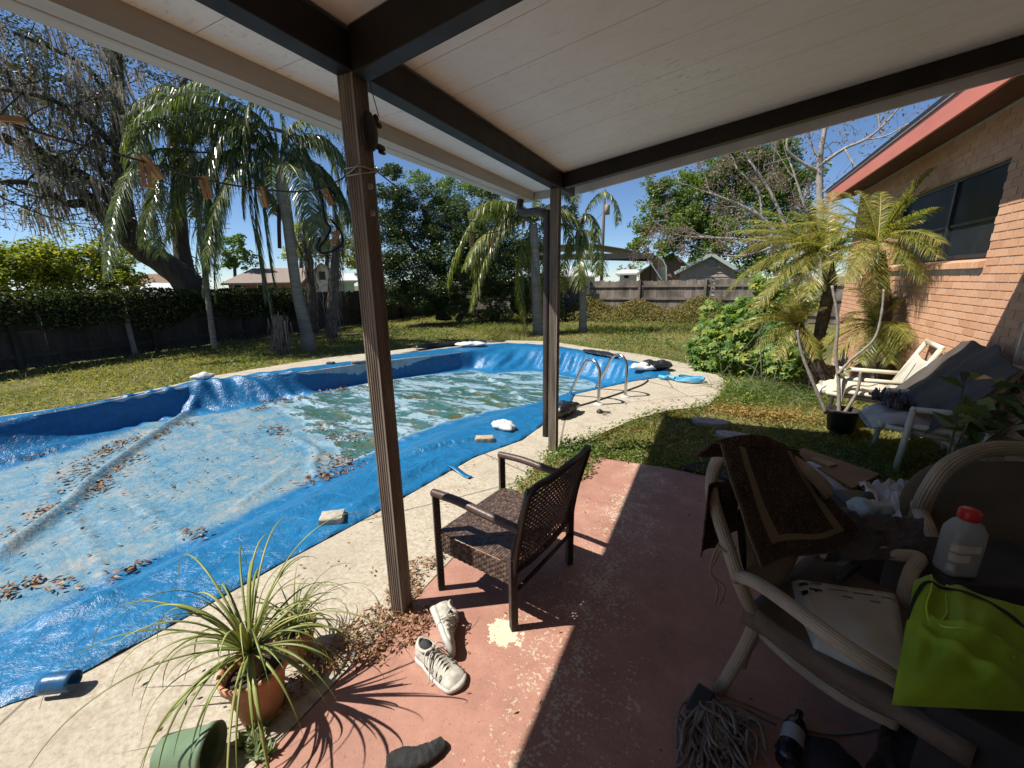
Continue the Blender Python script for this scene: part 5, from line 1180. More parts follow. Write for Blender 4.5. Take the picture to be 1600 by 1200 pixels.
mb = MB(); n = 900; c = np.array(G(1200,612)); b_ = np.c_[c[0]+rng.normal(size=n)*.33, c[1]+rng.normal(size=n)*.26, np.full(n, -.04)]; d = rng.normal(size=(n, 3))*.6; d[:, 2] = 1.; v, q = blade_quads(b_, d, rng.uniform(.22, .55, n), .011, rng.uniform(.3, .9, n), 4); mb.addnp(v, q)
tag(mb.build('grass_clump', leafmat('clump_grass', [(.05,.095,.025), (.10,.155,.04), (.17,.21,.07), (.27,.27,.12)], .45, .35, .4, 2.)), 'tall clump of long arching grass between the deck and the potted stems', 'grass clump')
mb = MB(); n = 1500; c = np.array(G(1185,645)); b_ = np.c_[c[0]+rng.normal(size=n)*.32, c[1]+rng.normal(size=n)*.13, -.04+rng.uniform(0, .09, n)]; v, q = leaf_quads(b_, .04, .02, .5); mb.addnp(v, q)
tag(mb.build('withered_ground_cover', leafmat('withered_orange', [(.20,.13,.04), (.36,.22,.07), (.42,.31,.12)], .7, .3, .2, 3.)), 'patch of withered orange ground cover below the tall grass clump', 'plant')
for i, (x, y, lx, ly, lab) in enumerate([(1110,662,.20,.12,'flat pale stepping stone in the shaded weeds nearest the deck'), (1146,684,.19,.11,'flat pale stepping stone half covered by weeds above the draped chair'), (1090,640,.0,.0,'')]):
    if lx:
        c = G(x, y, -.03); mb = MB(); mb.prism([(c[0]+lx*math.cos(a)*(1+.15*math.sin(3*a+i)), c[1]+ly*math.sin(a)*(1+.1*math.cos(2*a))) for a in np.linspace(0, 6.283, 15)[:-1]], -.05, .012); tag(mb.build('stepping_stone', m_paver, bevel=.006), lab, 'stone', 'stepping stones')
# potted bare stems
pot = thing('potted_shrub', 'black nursery pot with three bare grey branching stems in the weeds', 'potted plant', G(1312,672))
c = np.array(G(1312,672)); mb = MB().lathe([(.0,.0),(.115,.0),(.145,.21),(.155,.215),(.155,.24),(.143,.24),(.135,.19),(0,.19)], c, 22); mb.build('pot', plain('black_nursery_pot', (.022,.021,.02), .6, .3), pot)
mb = MB().lathe([(0,.205),(.07,.20),(.137,.192)], c, 18); mb.build('soil', plain('potting_soil', (.05,.035,.025), .95, .5, 30, .8, .01, 60), pot)
def yb(L, r): Y = 5.5; return smooth_path([GY(x, yy, Y+(k*.02)) for k, (x, yy) in enumerate(L)], 6), r
m_stem = plain('grey_stem_bark', (.27,.235,.20), .85, .35, 30, .5, .006, 60)
for L, r0, r1 in (([(1291,646),(1268,592),(1252,550),(1246,516)], .019, .013), ([(1311,646),(1310,592),(1306,552),(1309,500),(1300,446)], .020, .013), ([(1309,585),(1330,562),(1365,531),(1377,492),(1381,452)], .015, .010), ([(1319,646),(1339,612),(1345,580)], .017, .014)):
    P, _ = yb(L, 0); k = len(P); MB().tube(P, [r0+(r1-r0)*i/(k-1)+.0015*math.sin(i*2.1) for i in range(k)], 8).build('stem', m_stem, pot)
mb = MB(); P = np.array([GY(*p, 5.55) for p in [(1325,575),(1330,568),(1318,590)]]); v, q = leaf_quads(P, .10, .05, .5); mb.addnp(v, q); mb.build('leaves', m_castor, pot)

# ================================================================ pvc loungers
m_pvc = plain('cream_pvc_pipe', (.62,.57,.44), .38, .2, 7, .06, .003, 60, spec=.5)
m_sling = plain('cream_mesh_sling', (.58,.54,.44), .8, .22, 6, .35, .004, 220, transl=.12)
m_pad = plain('grey_white_pad', (.42,.39,.36), .9, .3, 7, .5, .008, 40)
def lounger(label, O, ang, fu, m_seat, wid=.62, zt=.97, ub=-.38):
    o = thing('lounge_chair', label, 'lounge chair', (*O, -.04), 'pvc pipe loungers along the house wall'); f = np.array([math.cos(ang), math.sin(ang), 0]); s = np.array([-f[1], f[0], 0]); c0 = np.array([*O, -.04])
    P = lambda u, v, z: c0+f*u+s*v*wid/2+np.array([0, 0, z]); r = .024
    def pipe(nm, pts): 
        m = MB()
        for a, b in zip(pts[:-1], pts[1:]): m.tube([a, b], r, 12)
        for p in pts: m.add(*sph(p, r*1.14), True)
        m.build(nm, m_pvc, o)
    for v in (-1, 1):
        pipe('leg', [P(fu+.03, v, 0), P(fu, v, .58)]); pipe('leg', [P(-.30, v, 0), P(-.27, v, .58)]); pipe('armrest', [P(fu, v, .585), P(-.27, v, .585)]); pipe('side_rail', [P(fu+.01, v*.97, .44), P(-.27, v*.97, .40)])
    pipe('back_frame', [P(-.12, -.86, .34), P(ub, -.86, zt), P(ub, .86, zt), P(-.12, .86, .34)]); pipe('seat_frame', [P(fu+.16, -.86, .40), P(-.14, -.86, .34)]); pipe('seat_frame', [P(fu+.16, .86, .40), P(-.14, .86, .34)]); pipe('cross_rail', [P(fu+.16, -.86, .40), P(fu+.16, .86, .40)]); pipe('cross_rail', [P(-.28, -1, .14), P(-.28, 1, .14)])
    m = MB(); m.grid(lambda i, j: tuple(P(-.125+(ub*.86+.125)*j+.02*math.sin(math.pi*j), (i-.5)*1.62, .36+(zt-.14-.36)*j-.03*math.sin(math.pi*i))), 14, 16); m.build('back_sling', m_sling, o, solid=.006)
    def cush(i, j):
        a = 2*math.pi*i; u = -.16+(fu+.38)*j; e = min(1, 4*min(j, 1-j)+.25)**.5; zc = .385+.05*math.sin(j*2.6)+(-.06*max(0, j-.8)/.2)
        v = math.cos(a)*.9; z = math.sin(a)*.05*e*(1+.18*math.sin(j*14)); vv = np.sign(v)*abs(v)**.6*e**.3
        return tuple(P(u, vv*.95, zc+z))
    m = MB(); m.grid(cush, 28, 26); m.build('seat_cushion', m_seat, o); return o
def sph(c, r, n=8):
    vs_ = []; fs_ = []
    for j in range(n//2+1):
        ph = math.pi*j/(n//2)-math.pi/2
        for i in range(n): vs_.append((c[0]+r*math.cos(ph)*math.cos(2*math.pi*i/n), c[1]+r*math.cos(ph)*math.sin(2*math.pi*i/n), c[2]+r*math.sin(ph)))
    for j in range(n//2):
        for i in range(n): fs_.append((j*n+i, j*n+(i+1) % n, (j+1)*n+(i+1) % n, (j+1)*n+i))
    return vs_, fs_
lounger('sunlit cream pipe lounger with a white sling back leaning by the brick wall', (1.74, 5.86), math.pi-.12, .33, plain('cream_seat_pad', (.56,.51,.40), .9, .2, 7, .5, .008, 40))
lounger('shaded cream pipe lounger under a dark grey cover, nearer the patio', (1.80, 4.80), math.pi-.05, .19, m_pad, .70)
m_cover = plain('dark_grey_vinyl', (.095,.080,.068), .55, .3, 5, .35, .01, 18, spec=.2)
def drape(i, j):
    Y = 5.32-1.0*i; zr_ = .47+.54*j**.8+.07*math.sin(i*3.0+.5)*j; X = 1.66+.44*j**.75+.05*math.sin(i*9)*(1-j); f_ = noise.noise(Vector((i*6, j*2.2, 1.))); f2_ = math.sin(i*17+j*4+f_*3)
    return (min(X+f_*.05, 2.17), Y+.1*(1-j), max(zr_+.035*f2_*(1-.5*j)+f_*.06-.22*max(0, abs(i-.5)-.42)/.08*(1-j*.5)*.4, .2))
tag(MB().grid(drape, 60, 40).build('grey_cover', m_cover, solid=.006), 'crumpled dark grey vinyl cover thrown over the shaded lounger', 'cover')
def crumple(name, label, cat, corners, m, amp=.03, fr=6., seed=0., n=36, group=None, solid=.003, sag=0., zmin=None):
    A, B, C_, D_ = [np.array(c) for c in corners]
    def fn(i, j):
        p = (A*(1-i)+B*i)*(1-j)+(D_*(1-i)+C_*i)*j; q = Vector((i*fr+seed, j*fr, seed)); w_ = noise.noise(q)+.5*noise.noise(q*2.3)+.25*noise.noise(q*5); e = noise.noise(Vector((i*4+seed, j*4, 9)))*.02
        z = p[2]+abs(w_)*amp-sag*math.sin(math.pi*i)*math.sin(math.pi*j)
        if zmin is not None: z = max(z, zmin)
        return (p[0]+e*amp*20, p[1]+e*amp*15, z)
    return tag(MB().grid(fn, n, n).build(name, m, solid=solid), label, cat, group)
crumple('clothes', 'heap of crumpled dark and white clothes on the seat of the shaded lounger', 'clothes', [(1.50,5.25,.46),(1.72,5.30,.46),(1.75,4.75,.46),(1.50,4.72,.46)], plain('dark_clothes', (.16,.14,.15), .95, .7, 9, .6, .01, 40, c2=(.03,.025,.03)), .14, 7, 3.)
# leafy seedling in the dark by the shaded lounger
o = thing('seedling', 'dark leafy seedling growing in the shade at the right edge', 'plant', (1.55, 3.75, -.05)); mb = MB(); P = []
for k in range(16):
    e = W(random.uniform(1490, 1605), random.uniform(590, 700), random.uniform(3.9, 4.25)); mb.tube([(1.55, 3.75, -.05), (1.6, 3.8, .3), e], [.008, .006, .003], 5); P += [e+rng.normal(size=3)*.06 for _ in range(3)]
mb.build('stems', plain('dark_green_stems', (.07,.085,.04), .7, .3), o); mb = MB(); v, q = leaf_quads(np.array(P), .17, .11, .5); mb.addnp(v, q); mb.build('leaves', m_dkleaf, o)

# ================================================================ pots and plants at the slab edge
m_terra = plain('terracotta', (.52,.26,.14), .8, .3, 10, .3, .003, 60)
def strap(base, az, el, L, wd, grav, n=14, tw=0.):
    d = np.array([math.cos(az)*math.cos(el), math.sin(az)*math.cos(el), math.sin(el)]); p = np.array(base, float); out = []; st = L/n; side0 = np.array([-math.sin(az), math.cos(az), 0])
    for k in range(n+1):
        t_ = k/n; w_ = wd*(1-t_**2.2)*min(1, .5+t_*4); up_ = np.cross(side0, d); out.append((p-side0*w_/2+up_*w_*.18, p.copy(), p+side0*w_/2+up_*w_*.18)); p = p+d*st; d = d+np.array([0, 0, -grav*st*(.5+1.6*t_)]); d /= np.linalg.norm(d)
        if p[2] < .012: p[2] = .012; d[2] = max(d[2], 0)
    return out
def straps(mb, items):
    for it in items:
        b = len(mb.v); n = len(it)
        for a, m_, c in it: mb.v += [tuple(a), tuple(m_), tuple(c)]
        for k in range(n-1):
            for h in (0, 1): mb.f.append([b+k*3+h, b+k*3+h+1, b+(k+1)*3+h+1, b+(k+1)*3+h]); mb.sm.append(True)
m_strap = leafmat('ponytail_leaves', [(.11,.15,.03), (.20,.24,.055), (.30,.33,.09), (.40,.40,.15)], .4, .25, .45, 2.)
pc = np.array(G(412,1110)); ax = np.array([-.09, .03, 1.]); ax /= np.linalg.norm(ax)
o = thing('potted_plant', 'terracotta pot with an arching strap-leaved plant at the slab corner', 'potted plant', pc)
mb = MB().lathe([(0,0),(.074,0),(.105,.175),(.118,.178),(.121,.215),(.110,.215),(.102,.172),(.09,.165),(0,.165)], pc, 30, axis=ax); mb.build('pot', m_terra, o)
MB().lathe([(0,.180),(.05,.178),(.1,.170)], pc, 18, axis=ax).build('soil', plain('potting_soil', (.05,.035,.025), .95), o)
cr = pc+ax*.28; mb = MB().lathe([(.0,.16),(.035,.165),(.022,.22),(.016,.29),(.0,.30)], pc, 12, axis=ax); mb.build('stem', m_stem, o)
random.seed(21); it = []
for k in range(74):
    az = 2*math.pi*k*.618+random.uniform(-.2, .2); el = random.uniform(.25, 1.45) if k > 12 else random.uniform(-.1, .4); L = random.uniform(.30, .50)*(1.25 if random.random() < .28 else 1); it.append(strap(cr+np.array([math.cos(az), math.sin(az), 0])*.012, az, el, L, random.uniform(.009, .017), random.uniform(3.0, 6.5)))
for az, el, L in ((3.0, .9, .95), (2.6, .8, .9), (3.5, .8, .95), (2.2, 1.0, .85), (3.9, .8, .8), (4.4, .7, .75), (.4, .8, .8), (5.6, .5, .8), (1.2, 1.2, .8)): it.append(strap(cr, az, el, L, .009, 2.7, 20))
mb = MB(); straps(mb, it); mb.build('leaves', m_strap, o, solid=.0012)
pc2 = np.array(G(468,1020)); o = thing('potted_plant', 'smaller terracotta pot with a tangled drooping plant behind the strap-leaved one', 'potted plant', pc2)
MB().lathe([(0,0),(.055,0),(.078,.13),(.088,.133),(.09,.16),(.08,.16),(.074,.125),(0,.12)], pc2, 24).build('pot', m_terra, o); MB().lathe([(0,.135),(.074,.128)], pc2, 16).build('soil', plain('potting_soil', (.05,.035,.025), .95), o)
it = []
for k in range(60): az = random.random()*6.28; it.append(strap(pc2+np.array([0, 0, .15]), az, random.uniform(.1, 1.35), random.uniform(.22, .42), random.uniform(.004, .009), random.uniform(4, 8)))
mb = MB(); straps(mb, it); mb.build('leaves', m_strap, o, solid=.001)
rc = np.array(G(334,1168,.075)); axg = np.array([.86, .50, .04]); axg /= np.linalg.norm(axg); o = thing('plastic_pot', 'empty sage green plastic pot lying on its side at the slab corner', 'pot', rc*[1, 1, 0])
MB().lathe([(0,-.175),(.052,-.175),(.056,-.17),(.070,-.025),(.076,-.024),(.077,0),(.072,0),(.068,-.03),(.053,-.165),(0,-.165)], rc, 28, axis=axg).build('pot', plain('sage_green_plastic', (.14,.205,.12), .45, .2, 8, .1, .002, 50), o)
mb = MB(); n = 0
for px_, py_ in ((392,1150),(405,1165),(380,1170),(412,1140),(420,1180),(398,1185)):
    c = np.array(G(px_, py_)); 
    for k in range(12): mb_it = strap(c+[0, 0, .008], k*.55+px_, random.uniform(.2, 1.2), random.uniform(.035, .06), .016, 3, 5); straps(mb, [mb_it])
tag(mb.build('succulent', leafmat('succulent_leaves', [(.11,.15,.06), (.20,.24,.11), (.30,.32,.17)], .5, .15, .4, 4.)), 'small grey-green succulent rosettes at the foot of the terracotta pot', 'plant')

# ================================================================ shoes and sock
m_shoe = plain('dirty_white_mesh', (.60,.57,.49), .85, .45, 26, .5, .003, 170, c2=(.33,.30,.245))
m_sole = plain('worn_white_rubber', (.56,.54,.48), .6, .25, 14, .3, .003, 80)
m_lace = plain('grey_lace', (.55,.53,.48), .9, .2)
m_in = plain('shoe_inside_shade', (.045,.045,.05), .95, .3)
def shoe(label, heel, toe, roll=0, lift=0.):
    heel = np.array(heel); toe = np.array(toe); L = np.linalg.norm(toe-heel); f = (toe-heel)/L; s0 = np.cross(np.array([0, 0, 1.]), f); s0 /= np.linalg.norm(s0); u0 = np.cross(f, s0); c_, s_ = math.cos(roll), math.sin(roll); s = s0*c_+u0*s_; u = u0*c_-s0*s_
    O = heel+np.array([0, 0, lift]); P = lambda t_, v, z: O+f*L*t_+s*v+u*z
    o = thing('running_shoe', label, 'shoe', heel*[1, 1, 0], 'worn running shoes')
    T = np.linspace(0, 1, 19); wd = lambda t_: .072+.036*math.sin(min(1, max(0, (t_-.25)/.6))*math.pi*.62)-.0; wd_ = lambda t_: wd(t_)*(1-max(0, (t_-.86)/.14)**2.2*.62)*(1-max(0, (.10-t_)/.10)**2*.45)
    hh = lambda t_: .088+.012*math.cos((t_-.08)*9) if t_ < .34 else (.100-.052*min(1, (t_-.34)/.42)**.8 if t_ < .82 else .048-.030*((t_-.82)/.18)**2)
    def ring(t_, z0, z1, k, flare=1.):
        out = []
        for i in range(18):
            a = 2*math.pi*i/18; x = math.cos(a); z = math.sin(a); xx = np.sign(x)*abs(x)**.7; zz = np.sign(z)*abs(z)**.65; taper = 1-.42*max(0, zz)*k; out.append(P(t_, xx*wd_(t_)/2*flare*taper, (z0+z1)/2+zz*(z1-z0)/2))
        return out
    m = MB(); m.loft([ring(t_, .018, hh(t_), 1.) for t_ in T]); up_ = m.build('upper', m_shoe, o)
    m = MB(); m.loft([ring(.005+t_*.99, .0+.012*max(0, (t_-.85)/.15)**2, .032+.010*math.sin(t_*22)*.25+.004*(t_ < .3), 0., 1.10) for t_ in np.linspace(-.015, 1.015, 24)]); m.build('sole', m_sole, o)
    m = MB(); m.loft([[P(.06+.29*(.5+.5*math.cos(a))*1.0, math.sin(a)*.024*k_, z_) for a in np.linspace(0, 6.283, 17)[:-1]] for k_, z_ in ((1., .1035), (.8, .098))]); m.build('dark_opening', m_in, o)  # closed dark cap: the shade inside the shoe is put into its colour
    m = MB(); m.tube([P(.205+.155*math.cos(a), math.sin(a)*.028, .100+.008*math.cos(a*2)) for a in np.linspace(0, 6.283, 25)], .0075, 6); m.build('collar', m_shoe, o)
    m = MB()
    for k in range(6):
        t_ = .40+.055*k; z = hh(t_)+.003; sg = 1 if k % 2 else -1
        m.tube([P(t_-.02*sg, -.026, z-.012), P(t_, 0, z+.002), P(t_+.02*sg, .026, z-.012)], .0028, 5); m.tube([P(t_+.02*sg, -.026, z-.012), P(t_, 0, z+.004), P(t_-.02*sg, .026, z-.012)], .0028, 5)
    for sg in (-1, 1): m.tube(smooth_path([P(.38, 0, .098), P(.34, sg*.03, .11), P(.40, sg*.06, .085), P(.46, sg*.05, .06), P(.40, sg*.02, .10)], 5), .0028, 5); m.tube(smooth_path([P(.38, 0, .098), P(.42, sg*.03, .10), P(.50, sg*.055, .06), P(.55, sg*.075, .02)], 5), .0028, 5)
    m.build('laces', m_lace, o)
    m = MB()
    for k in range(5):
        for sg in (-1, 1): t_ = .40+.08*k; m.tube([P(t_, sg*wd_(t_)*.505, .034), P(t_-.03, sg*wd_(t_)*.44, .055), P(t_-.05, sg*.026, hh(t_)-.006)], .003, 4)
    m.build('overlay', plain('grey_shoe_trim', (.33,.32,.29), .7, .3), o); return o
shoe('worn white running shoe standing upright with untied laces on the red slab', G(655,1026), G(722,1078)+[.0, .0, 0])
shoe('worn white running shoe tipped on its side behind the upright one', G(672,955,.05), G(700,1024,.05), R(-78), .0)
m = MB(); pts = [G(604,1192,.02), G(622,1186,.022), G(645,1184,.022), G(665,1178,.022), G(680,1170,.02), G(693,1160,.016)]; P_ = smooth_path(pts, 6); rr = interp_r([.020,.036,.036,.034,.030,.024], 6)
P_ = [np.array(p) for p in P_]; rings = []
for i, p in enumerate(P_):
    d = P_[min(i+1, len(P_)-1)]-P_[max(i-1, 0)]; d[2] = 0; d /= np.linalg.norm(d); s_ = np.array([-d[1], d[0], 0]); rings.append([p+s_*math.cos(a)*rr[i]*(1+.12*noise.noise(Vector((i*.7, a, 0))))+np.array([0, 0, max(-p[2]+.004, math.sin(a)*.018*(1+.6*noise.noise(Vector((i*.6, a*1.5, 3)))))]) for a in np.linspace(0, 6.283, 19)[:-1]])
m.loft(rings); tag(m.build('sock', plain('black_knit_sock', (.028,.027,.027), .95, .4, 30, .6, .004, 130)), 'crumpled black sock lying on the red slab at the bottom edge', 'sock')
m = MB(); straps(m, [strap(G(752,1208,.004), .35, .18, .20, .016, 1.4, 10)]); tag(m.build('fallen_leaf', m_strap, solid=.001), 'long yellow-green fallen strap leaf on the slab at the bottom edge', 'leaf')

# ================================================================ clothesline and pegs
XL = -1.36
m_line = plain('clothesline_grey', (.12,.12,.13), .7); m_pin = woodmat('peg_wood', (.50,.33,.18), (.66,.48,.29), 'Z', .7)
Lp = [GX(x, y, XL) for x, y in [(-60,170),(0,188),(110,222),(222,252),(320,281),(411,296),(480,299),(527,283),(545,270)]]
tag(MB().tube(smooth_path(Lp, 6), .003, 5).build('clothesline', m_line), 'thin dark clothesline running left from the near post', 'clothesline')
XR = -1.30
Lr = [GX(x, y, XR) for x, y in [(582,262),(640,308),(700,350),(742,364),(775,362),(820,345),(850,318)]]
tag(MB().tube(smooth_path(Lr, 6), .003, 5).build('clothesline', m_line), 'thin clothesline sagging between the two posts', 'clothesline')
m = MB()
for z, tl in ((2.085, .0), (2.07, .012)): m.tube([(-1.32+.042*a, 1.37+.042*b, z+tl*b) for a, b in ((-1,-1),(1,-1),(1,1),(-1,1),(-1,-1))], .003, 5)
m.tube([(-1.362,1.328,2.06),(-1.32,1.326,2.075),(-1.278,1.328,2.095)], .003, 5); tag(m.build('cord_binding', plain('pale_cord', (.42,.38,.32), .9)), 'pale cord wrapped around the near post below the roof', 'cord')
def peg(label, x, y, X, ang=0., yaw=0., L=.060):
    """wooden spring peg hanging from the line: ang = swing in the plane of the line"""
    c = GX(x, y, X); o = thing('clothes_peg', label, 'clothes peg', c, 'wooden pegs on the clotheslines'); u = np.array([0, math.sin(ang), math.cos(ang)]); e = np.array([math.cos(yaw), math.sin(yaw)*math.cos(ang), -math.sin(yaw)*math.sin(ang)]); e /= np.linalg.norm(e)
    for s in (-1, 1): MB().bar(c+e*s*.0062+u*L*.5, c+e*s*.0058-u*L*.5, .0105, .0095, up=e).build('jaw', m_pin, o)
    w_ = np.cross(u, e); MB().tube([c+w_*.009+u*.008, c-w_*.009+u*.008], .0045, 8).build('spring', plain('spring_steel', (.4,.4,.4), .35, .2, metal=.9), o)
peg('wooden peg lying along the line at the left edge of the picture', 6, 186, XL, R(80))
peg('wooden peg crossing another at the left part of the line, hanging straight', 228, 274, XL, R(3), R(60))
peg('wooden peg tilted across its straight neighbour at the left part of the line', 237, 262, XL, R(-35), R(20))
peg('wooden peg hanging slightly tilted, alone between the crossed pair and the wide one', 321, 293, XL, R(-6), R(50))
peg('wide looking wooden peg in front of the long hanging frond', 411, 308, XL, R(-8), R(15))
peg('wooden peg tilted steeply beside the near post', 513, 308, XL, R(-24), R(30))
peg('wooden peg clipped to the blue cord loop beside the near post', 524, 372, XL, R(28), R(20))
peg('wooden peg on the sagging line, left one of the close pair', 737, 377, XR, R(4), R(50)); peg('wooden peg on the sagging line, right one of the close pair', 769, 379, XR, R(-4), R(20)); peg('wooden peg on the sagging line nearest the far post', 818, 349, XR, R(10), R(40))
m = MB()
for L in ([(503,312),(508,345),(516,356),(508,375),(500,385),(503,395),(520,392),(535,380),(532,362),(517,343)], [(503,396),(495,388),(500,372)], [(508,398),(514,404)]): m.tube(smooth_path([GX(x, y, XL+.01*math.sin(k*2.)) for k, (x, y) in enumerate(L)], 5), .0042, 6)
tag(m.build('blue_cord', plain('navy_cord', (.018,.024,.085), .7, .3)), 'loop of dark blue cord hanging from the line beside the near post', 'cord')
o = thing('hanging_ornament', 'dark metal frog-like ornament hanging on the near post', 'ornament', (-1.262, 1.36, 2.15)); m_orn = plain('dark_cast_metal', (.03,.024,.021), .5, .3, metal=.3)
c = np.array(GX(578,205,-1.262)); m = MB(); a_, f_ = sph((0, 0, 0), 1, 16); m.add([(c[0]+p[0]*.014, c[1]+p[1]*.042, c[2]+p[2]*.072) for p in a_], f_, True); m.build('body', m_orn, o)
for (dy, dz, ry, rz_) in ((.045, -.045, .036, .013), (.05, .035, .020, .012), (.058, -.062, .022, .007), (.04, .055, .014, .016)): m = MB(); m.add([(c[0]+p[0]*.008, c[1]+dy+p[1]*ry, c[2]+dz+p[2]*rz_) for p in a_], f_, True); m.build('limb', m_orn, o)
m = MB().tube([GX(574,112,-1.27), GX(583,150,-1.262), GX(592,182,-1.262)], .002, 5); m.build('string', m_line, o)
# ================================================================ cane armchair with a rug over it
m_cane = plain('ribbed_cane', (.36,.285,.20), .55, .3, 8, .15, .003, 70)
ribs = lambda a, i: 1+.07*math.cos(16*a)
def cane(nm, pts, r, par, n=6):
    return MB().tube(smooth_path(pts, n), r, 64, lobes=ribs).build(nm, m_cane, par)
f1 = np.array([.87, -.5, 0]); s1 = np.array([.5, .87, 0]); J = np.array(G(1155,900,.57))
def cc(u, v, z): return np.array([J[0], J[1], 0])+f1*u+s1*v+np.array([0, 0, z])
ch1 = thing('cane_armchair', 'ribbed cane armchair in the shade with a patterned rug over its back', 'chair', cc(.2, .3, 0))
nb_ = [J+[0,0,-.02], G(1136,850,.66), G(1113,775,.80), G(1117,728,.91), G(1140,703,.98), G(1185,694,.99), G(1242,722,.93), G(1290,765,.83), cc(-.01,.62,.68), cc(0,.62,.55)]
cane('back_arch', nb_, .0225, ch1)
cane('leg', [J+[0,0,-.02], G(1167,938,.47), G(1180,968,.38), G(1164,1010,.24), G(1140,1052,.10), G(1122,1082,.0)+[0,0,.004]], .022, ch1)
cane('leg', [cc(0,.62,.55), cc(.04,.60,.38), cc(.0,.62,.2), cc(-.05,.64,.004)], .022, ch1)
cane('armrest', [J, G(1185,912,.59), G(1240,950,.595), G(1310,1003,.585), G(1370,1042,.565), G(1412,1068,.52), G(1448,1078,.40), G(1466,1078,.26)], .0225, ch1)
cane('leg', [G(1464,1078,.28), G(1476,1082,.14), G(1482,1084,.004)], .022, ch1)
cane('armrest', [cc(0,.63,.55), G(1335,850,.52), G(1395,866,.55), G(1436,872,.57), G(1424,893,.54), G(1413,932,.45), G(1420,965,.34), G(1430,985,.28)], .0225, ch1)
cane('leg', [G(1429,983,.29), G(1440,1010,.15), G(1448,1030,.004)], .022, ch1)
cane('brace', [G(1158,1040,.14), G(1166,1016,.21), G(1182,996,.28), G(1205,990,.31)], .018, ch1)
cane('seat_rail', [G(1190,985,.33), G(1245,1035,.315), G(1320,1088,.30), G(1400,1128,.28)], .024, ch1)
m_csh = plain('brown_striped_cushion', (.17,.125,.085), .95, .4, 5, .6, .01, 35, c2=(.10,.07,.048)); m_tan = plain('tan_cushion', (.30,.235,.155), .95, .3, 6, .5, .01, 40)
top = [G(1183,950,.46), G(1230,985,.44), G(1300,1030,.42), G(1360,1068,.41), G(1412,1098,.39)]; bot = [G(1192,985,.345), G(1245,1030,.33), G(1310,1078,.315), G(1365,1108,.305), G(1405,1125,.29)]; top = np.array(smooth_path(top, 6)); bot = np.array(smooth_path(bot, 6)); nt_ = len(top)-1
MB().grid(lambda i, j: tuple(top[int(round(i*nt_))]*(1-j)+bot[int(round(i*nt_))]*j+np.array([-.5, -.8, 0])*.035*math.sin(math.pi*j)*(1+.3*math.sin(i*11))), nt_, 10).build('side_cushion', m_csh, ch1, solid=.008)
MB().grid(lambda i, j: tuple(cc(.02+.60*i, .02+.58*j, .40-.03*math.sin(math.pi*i)*math.sin(math.pi*j)+.012*noise.noise(Vector((i*5, j*5, 2))))), 16, 16).build('seat_cushion', m_csh, ch1, solid=.06)
def bcush(i, j):
    a = 2*math.pi*i; v = .03+.52*j; e = math.sin(math.pi*min(1, max(0, j*.94+.03)))**.35; lean = lambda z: -.11*max(0, (z-.42)/.55); z = .70+math.sin(a)*.27*e; return tuple(cc(lean(z)+.035+math.cos(a)*.035*e*(1+.2*math.sin(j*12)), v, z))
MB().grid(bcush, 24, 24).build('back_cushion', m_tan, ch1)
m = MB()
for dx in (0, .012): m.tube(smooth_path([G(1126,845,.66)+[dx,0,0], G(1114,870,.6)+[dx,0,0], G(1110,895,.55), G(1121,915,.5)+[dx*2,0,0], G(1117,945,.43)+[dx,0,0]], 5), .004, 5)
m.tube(smooth_path([G(1120,852,.655), G(1135,862,.645), G(1150,856,.65)], 4), .005, 5); m.build('tie_strap', m_tan, ch1)
# rug
def rpl(x, y):          # front face of the leaning chair back
    p0 = cc(-.02, 0, 1.0); dv = cc(.20, 0, .45)-p0; nn = np.cross(s1, dv); d = ray(x, y); return CAM+d*(((p0-CAM)@nn)/(d@nn))
RUG = [rpl(1126,694), rpl(1250,706), rpl(1360,846), rpl(1184,884)]
A_, B_, C_, D_ = [np.array(q) for q in RUG]; NG = 90
def rugp(i, j):
    p = (A_*(1-i)+B_*i)*(1-j)+(D_*(1-i)+C_*i)*j; b_ = math.sin(math.pi*j); p = p+np.array([-.3, -.9, .1])*.03*b_+np.array([0, 0, .010*noise.noise(Vector((i*5, j*3, 0)))]); return p+f1*.012*math.sin(i*11+j*2)
mb = MB().grid(lambda i, j: tuple(rugp(i, j)), NG, NG)
mb.grid(lambda i, j: tuple(A_*(1-i)+B_*i+f1*(-.08*j)+np.array([0, 0, .05*math.sin(j*math.pi)*math.sin(math.pi*i)-.10*max(0, j-.3)+.008*noise.noise(Vector((i*6, j*6, 1)))])), NG, 16)
mb.grid(lambda i, j: tuple(cc(-.15-.02*math.sin(i*9), .0+.30*i, .86-.30*j+.0*i)), 20, 20)
t = NT('brown_rug'); co = t.world(); at = t.n('ShaderNodeAttribute', attribute_name='stripe').outputs['Fac']; sp = t.noise(170, 2, .6, co); bl = t.noise(14, 4, .6, co)
c = t.ramp(bl, [(.3, (.034,.022,.018)), (.7, (.075,.050,.039))]); c = t.mixc(t.step(sp, .57, .68), c, (.26,.20,.15)); c = t.mixc(t.math('MULTIPLY', at, .9), c, (.27,.205,.135)); m_rug = t.out(c, .97, t.bump(sp, .8, .006), 0, .1)
rug = mb.build('rug', m_rug, solid=.006); tag(rug, 'dark brown rug with a tan border stripe draped over the cane chair back', 'rug')
ar = np.zeros(len(rug.data.vertices), np.float32); k = 0
for j in range(NG+1):
    for i in range(NG+1):
        u, v = i/NG, j/NG; d = min(abs(u-.20), abs(u-.80)) if v < .84 else 9; d2 = abs(v-.82) if .165 < u < .835 else 9; ar[k] = 1. if (d < .045 or d2 < .028) else (.25 if (u < .02 or u > .98 or v > .985) else 0); k += 1
A = rug.data.attributes.new('stripe', 'FLOAT', 'POINT'); A.data.foreach_set('value', ar)
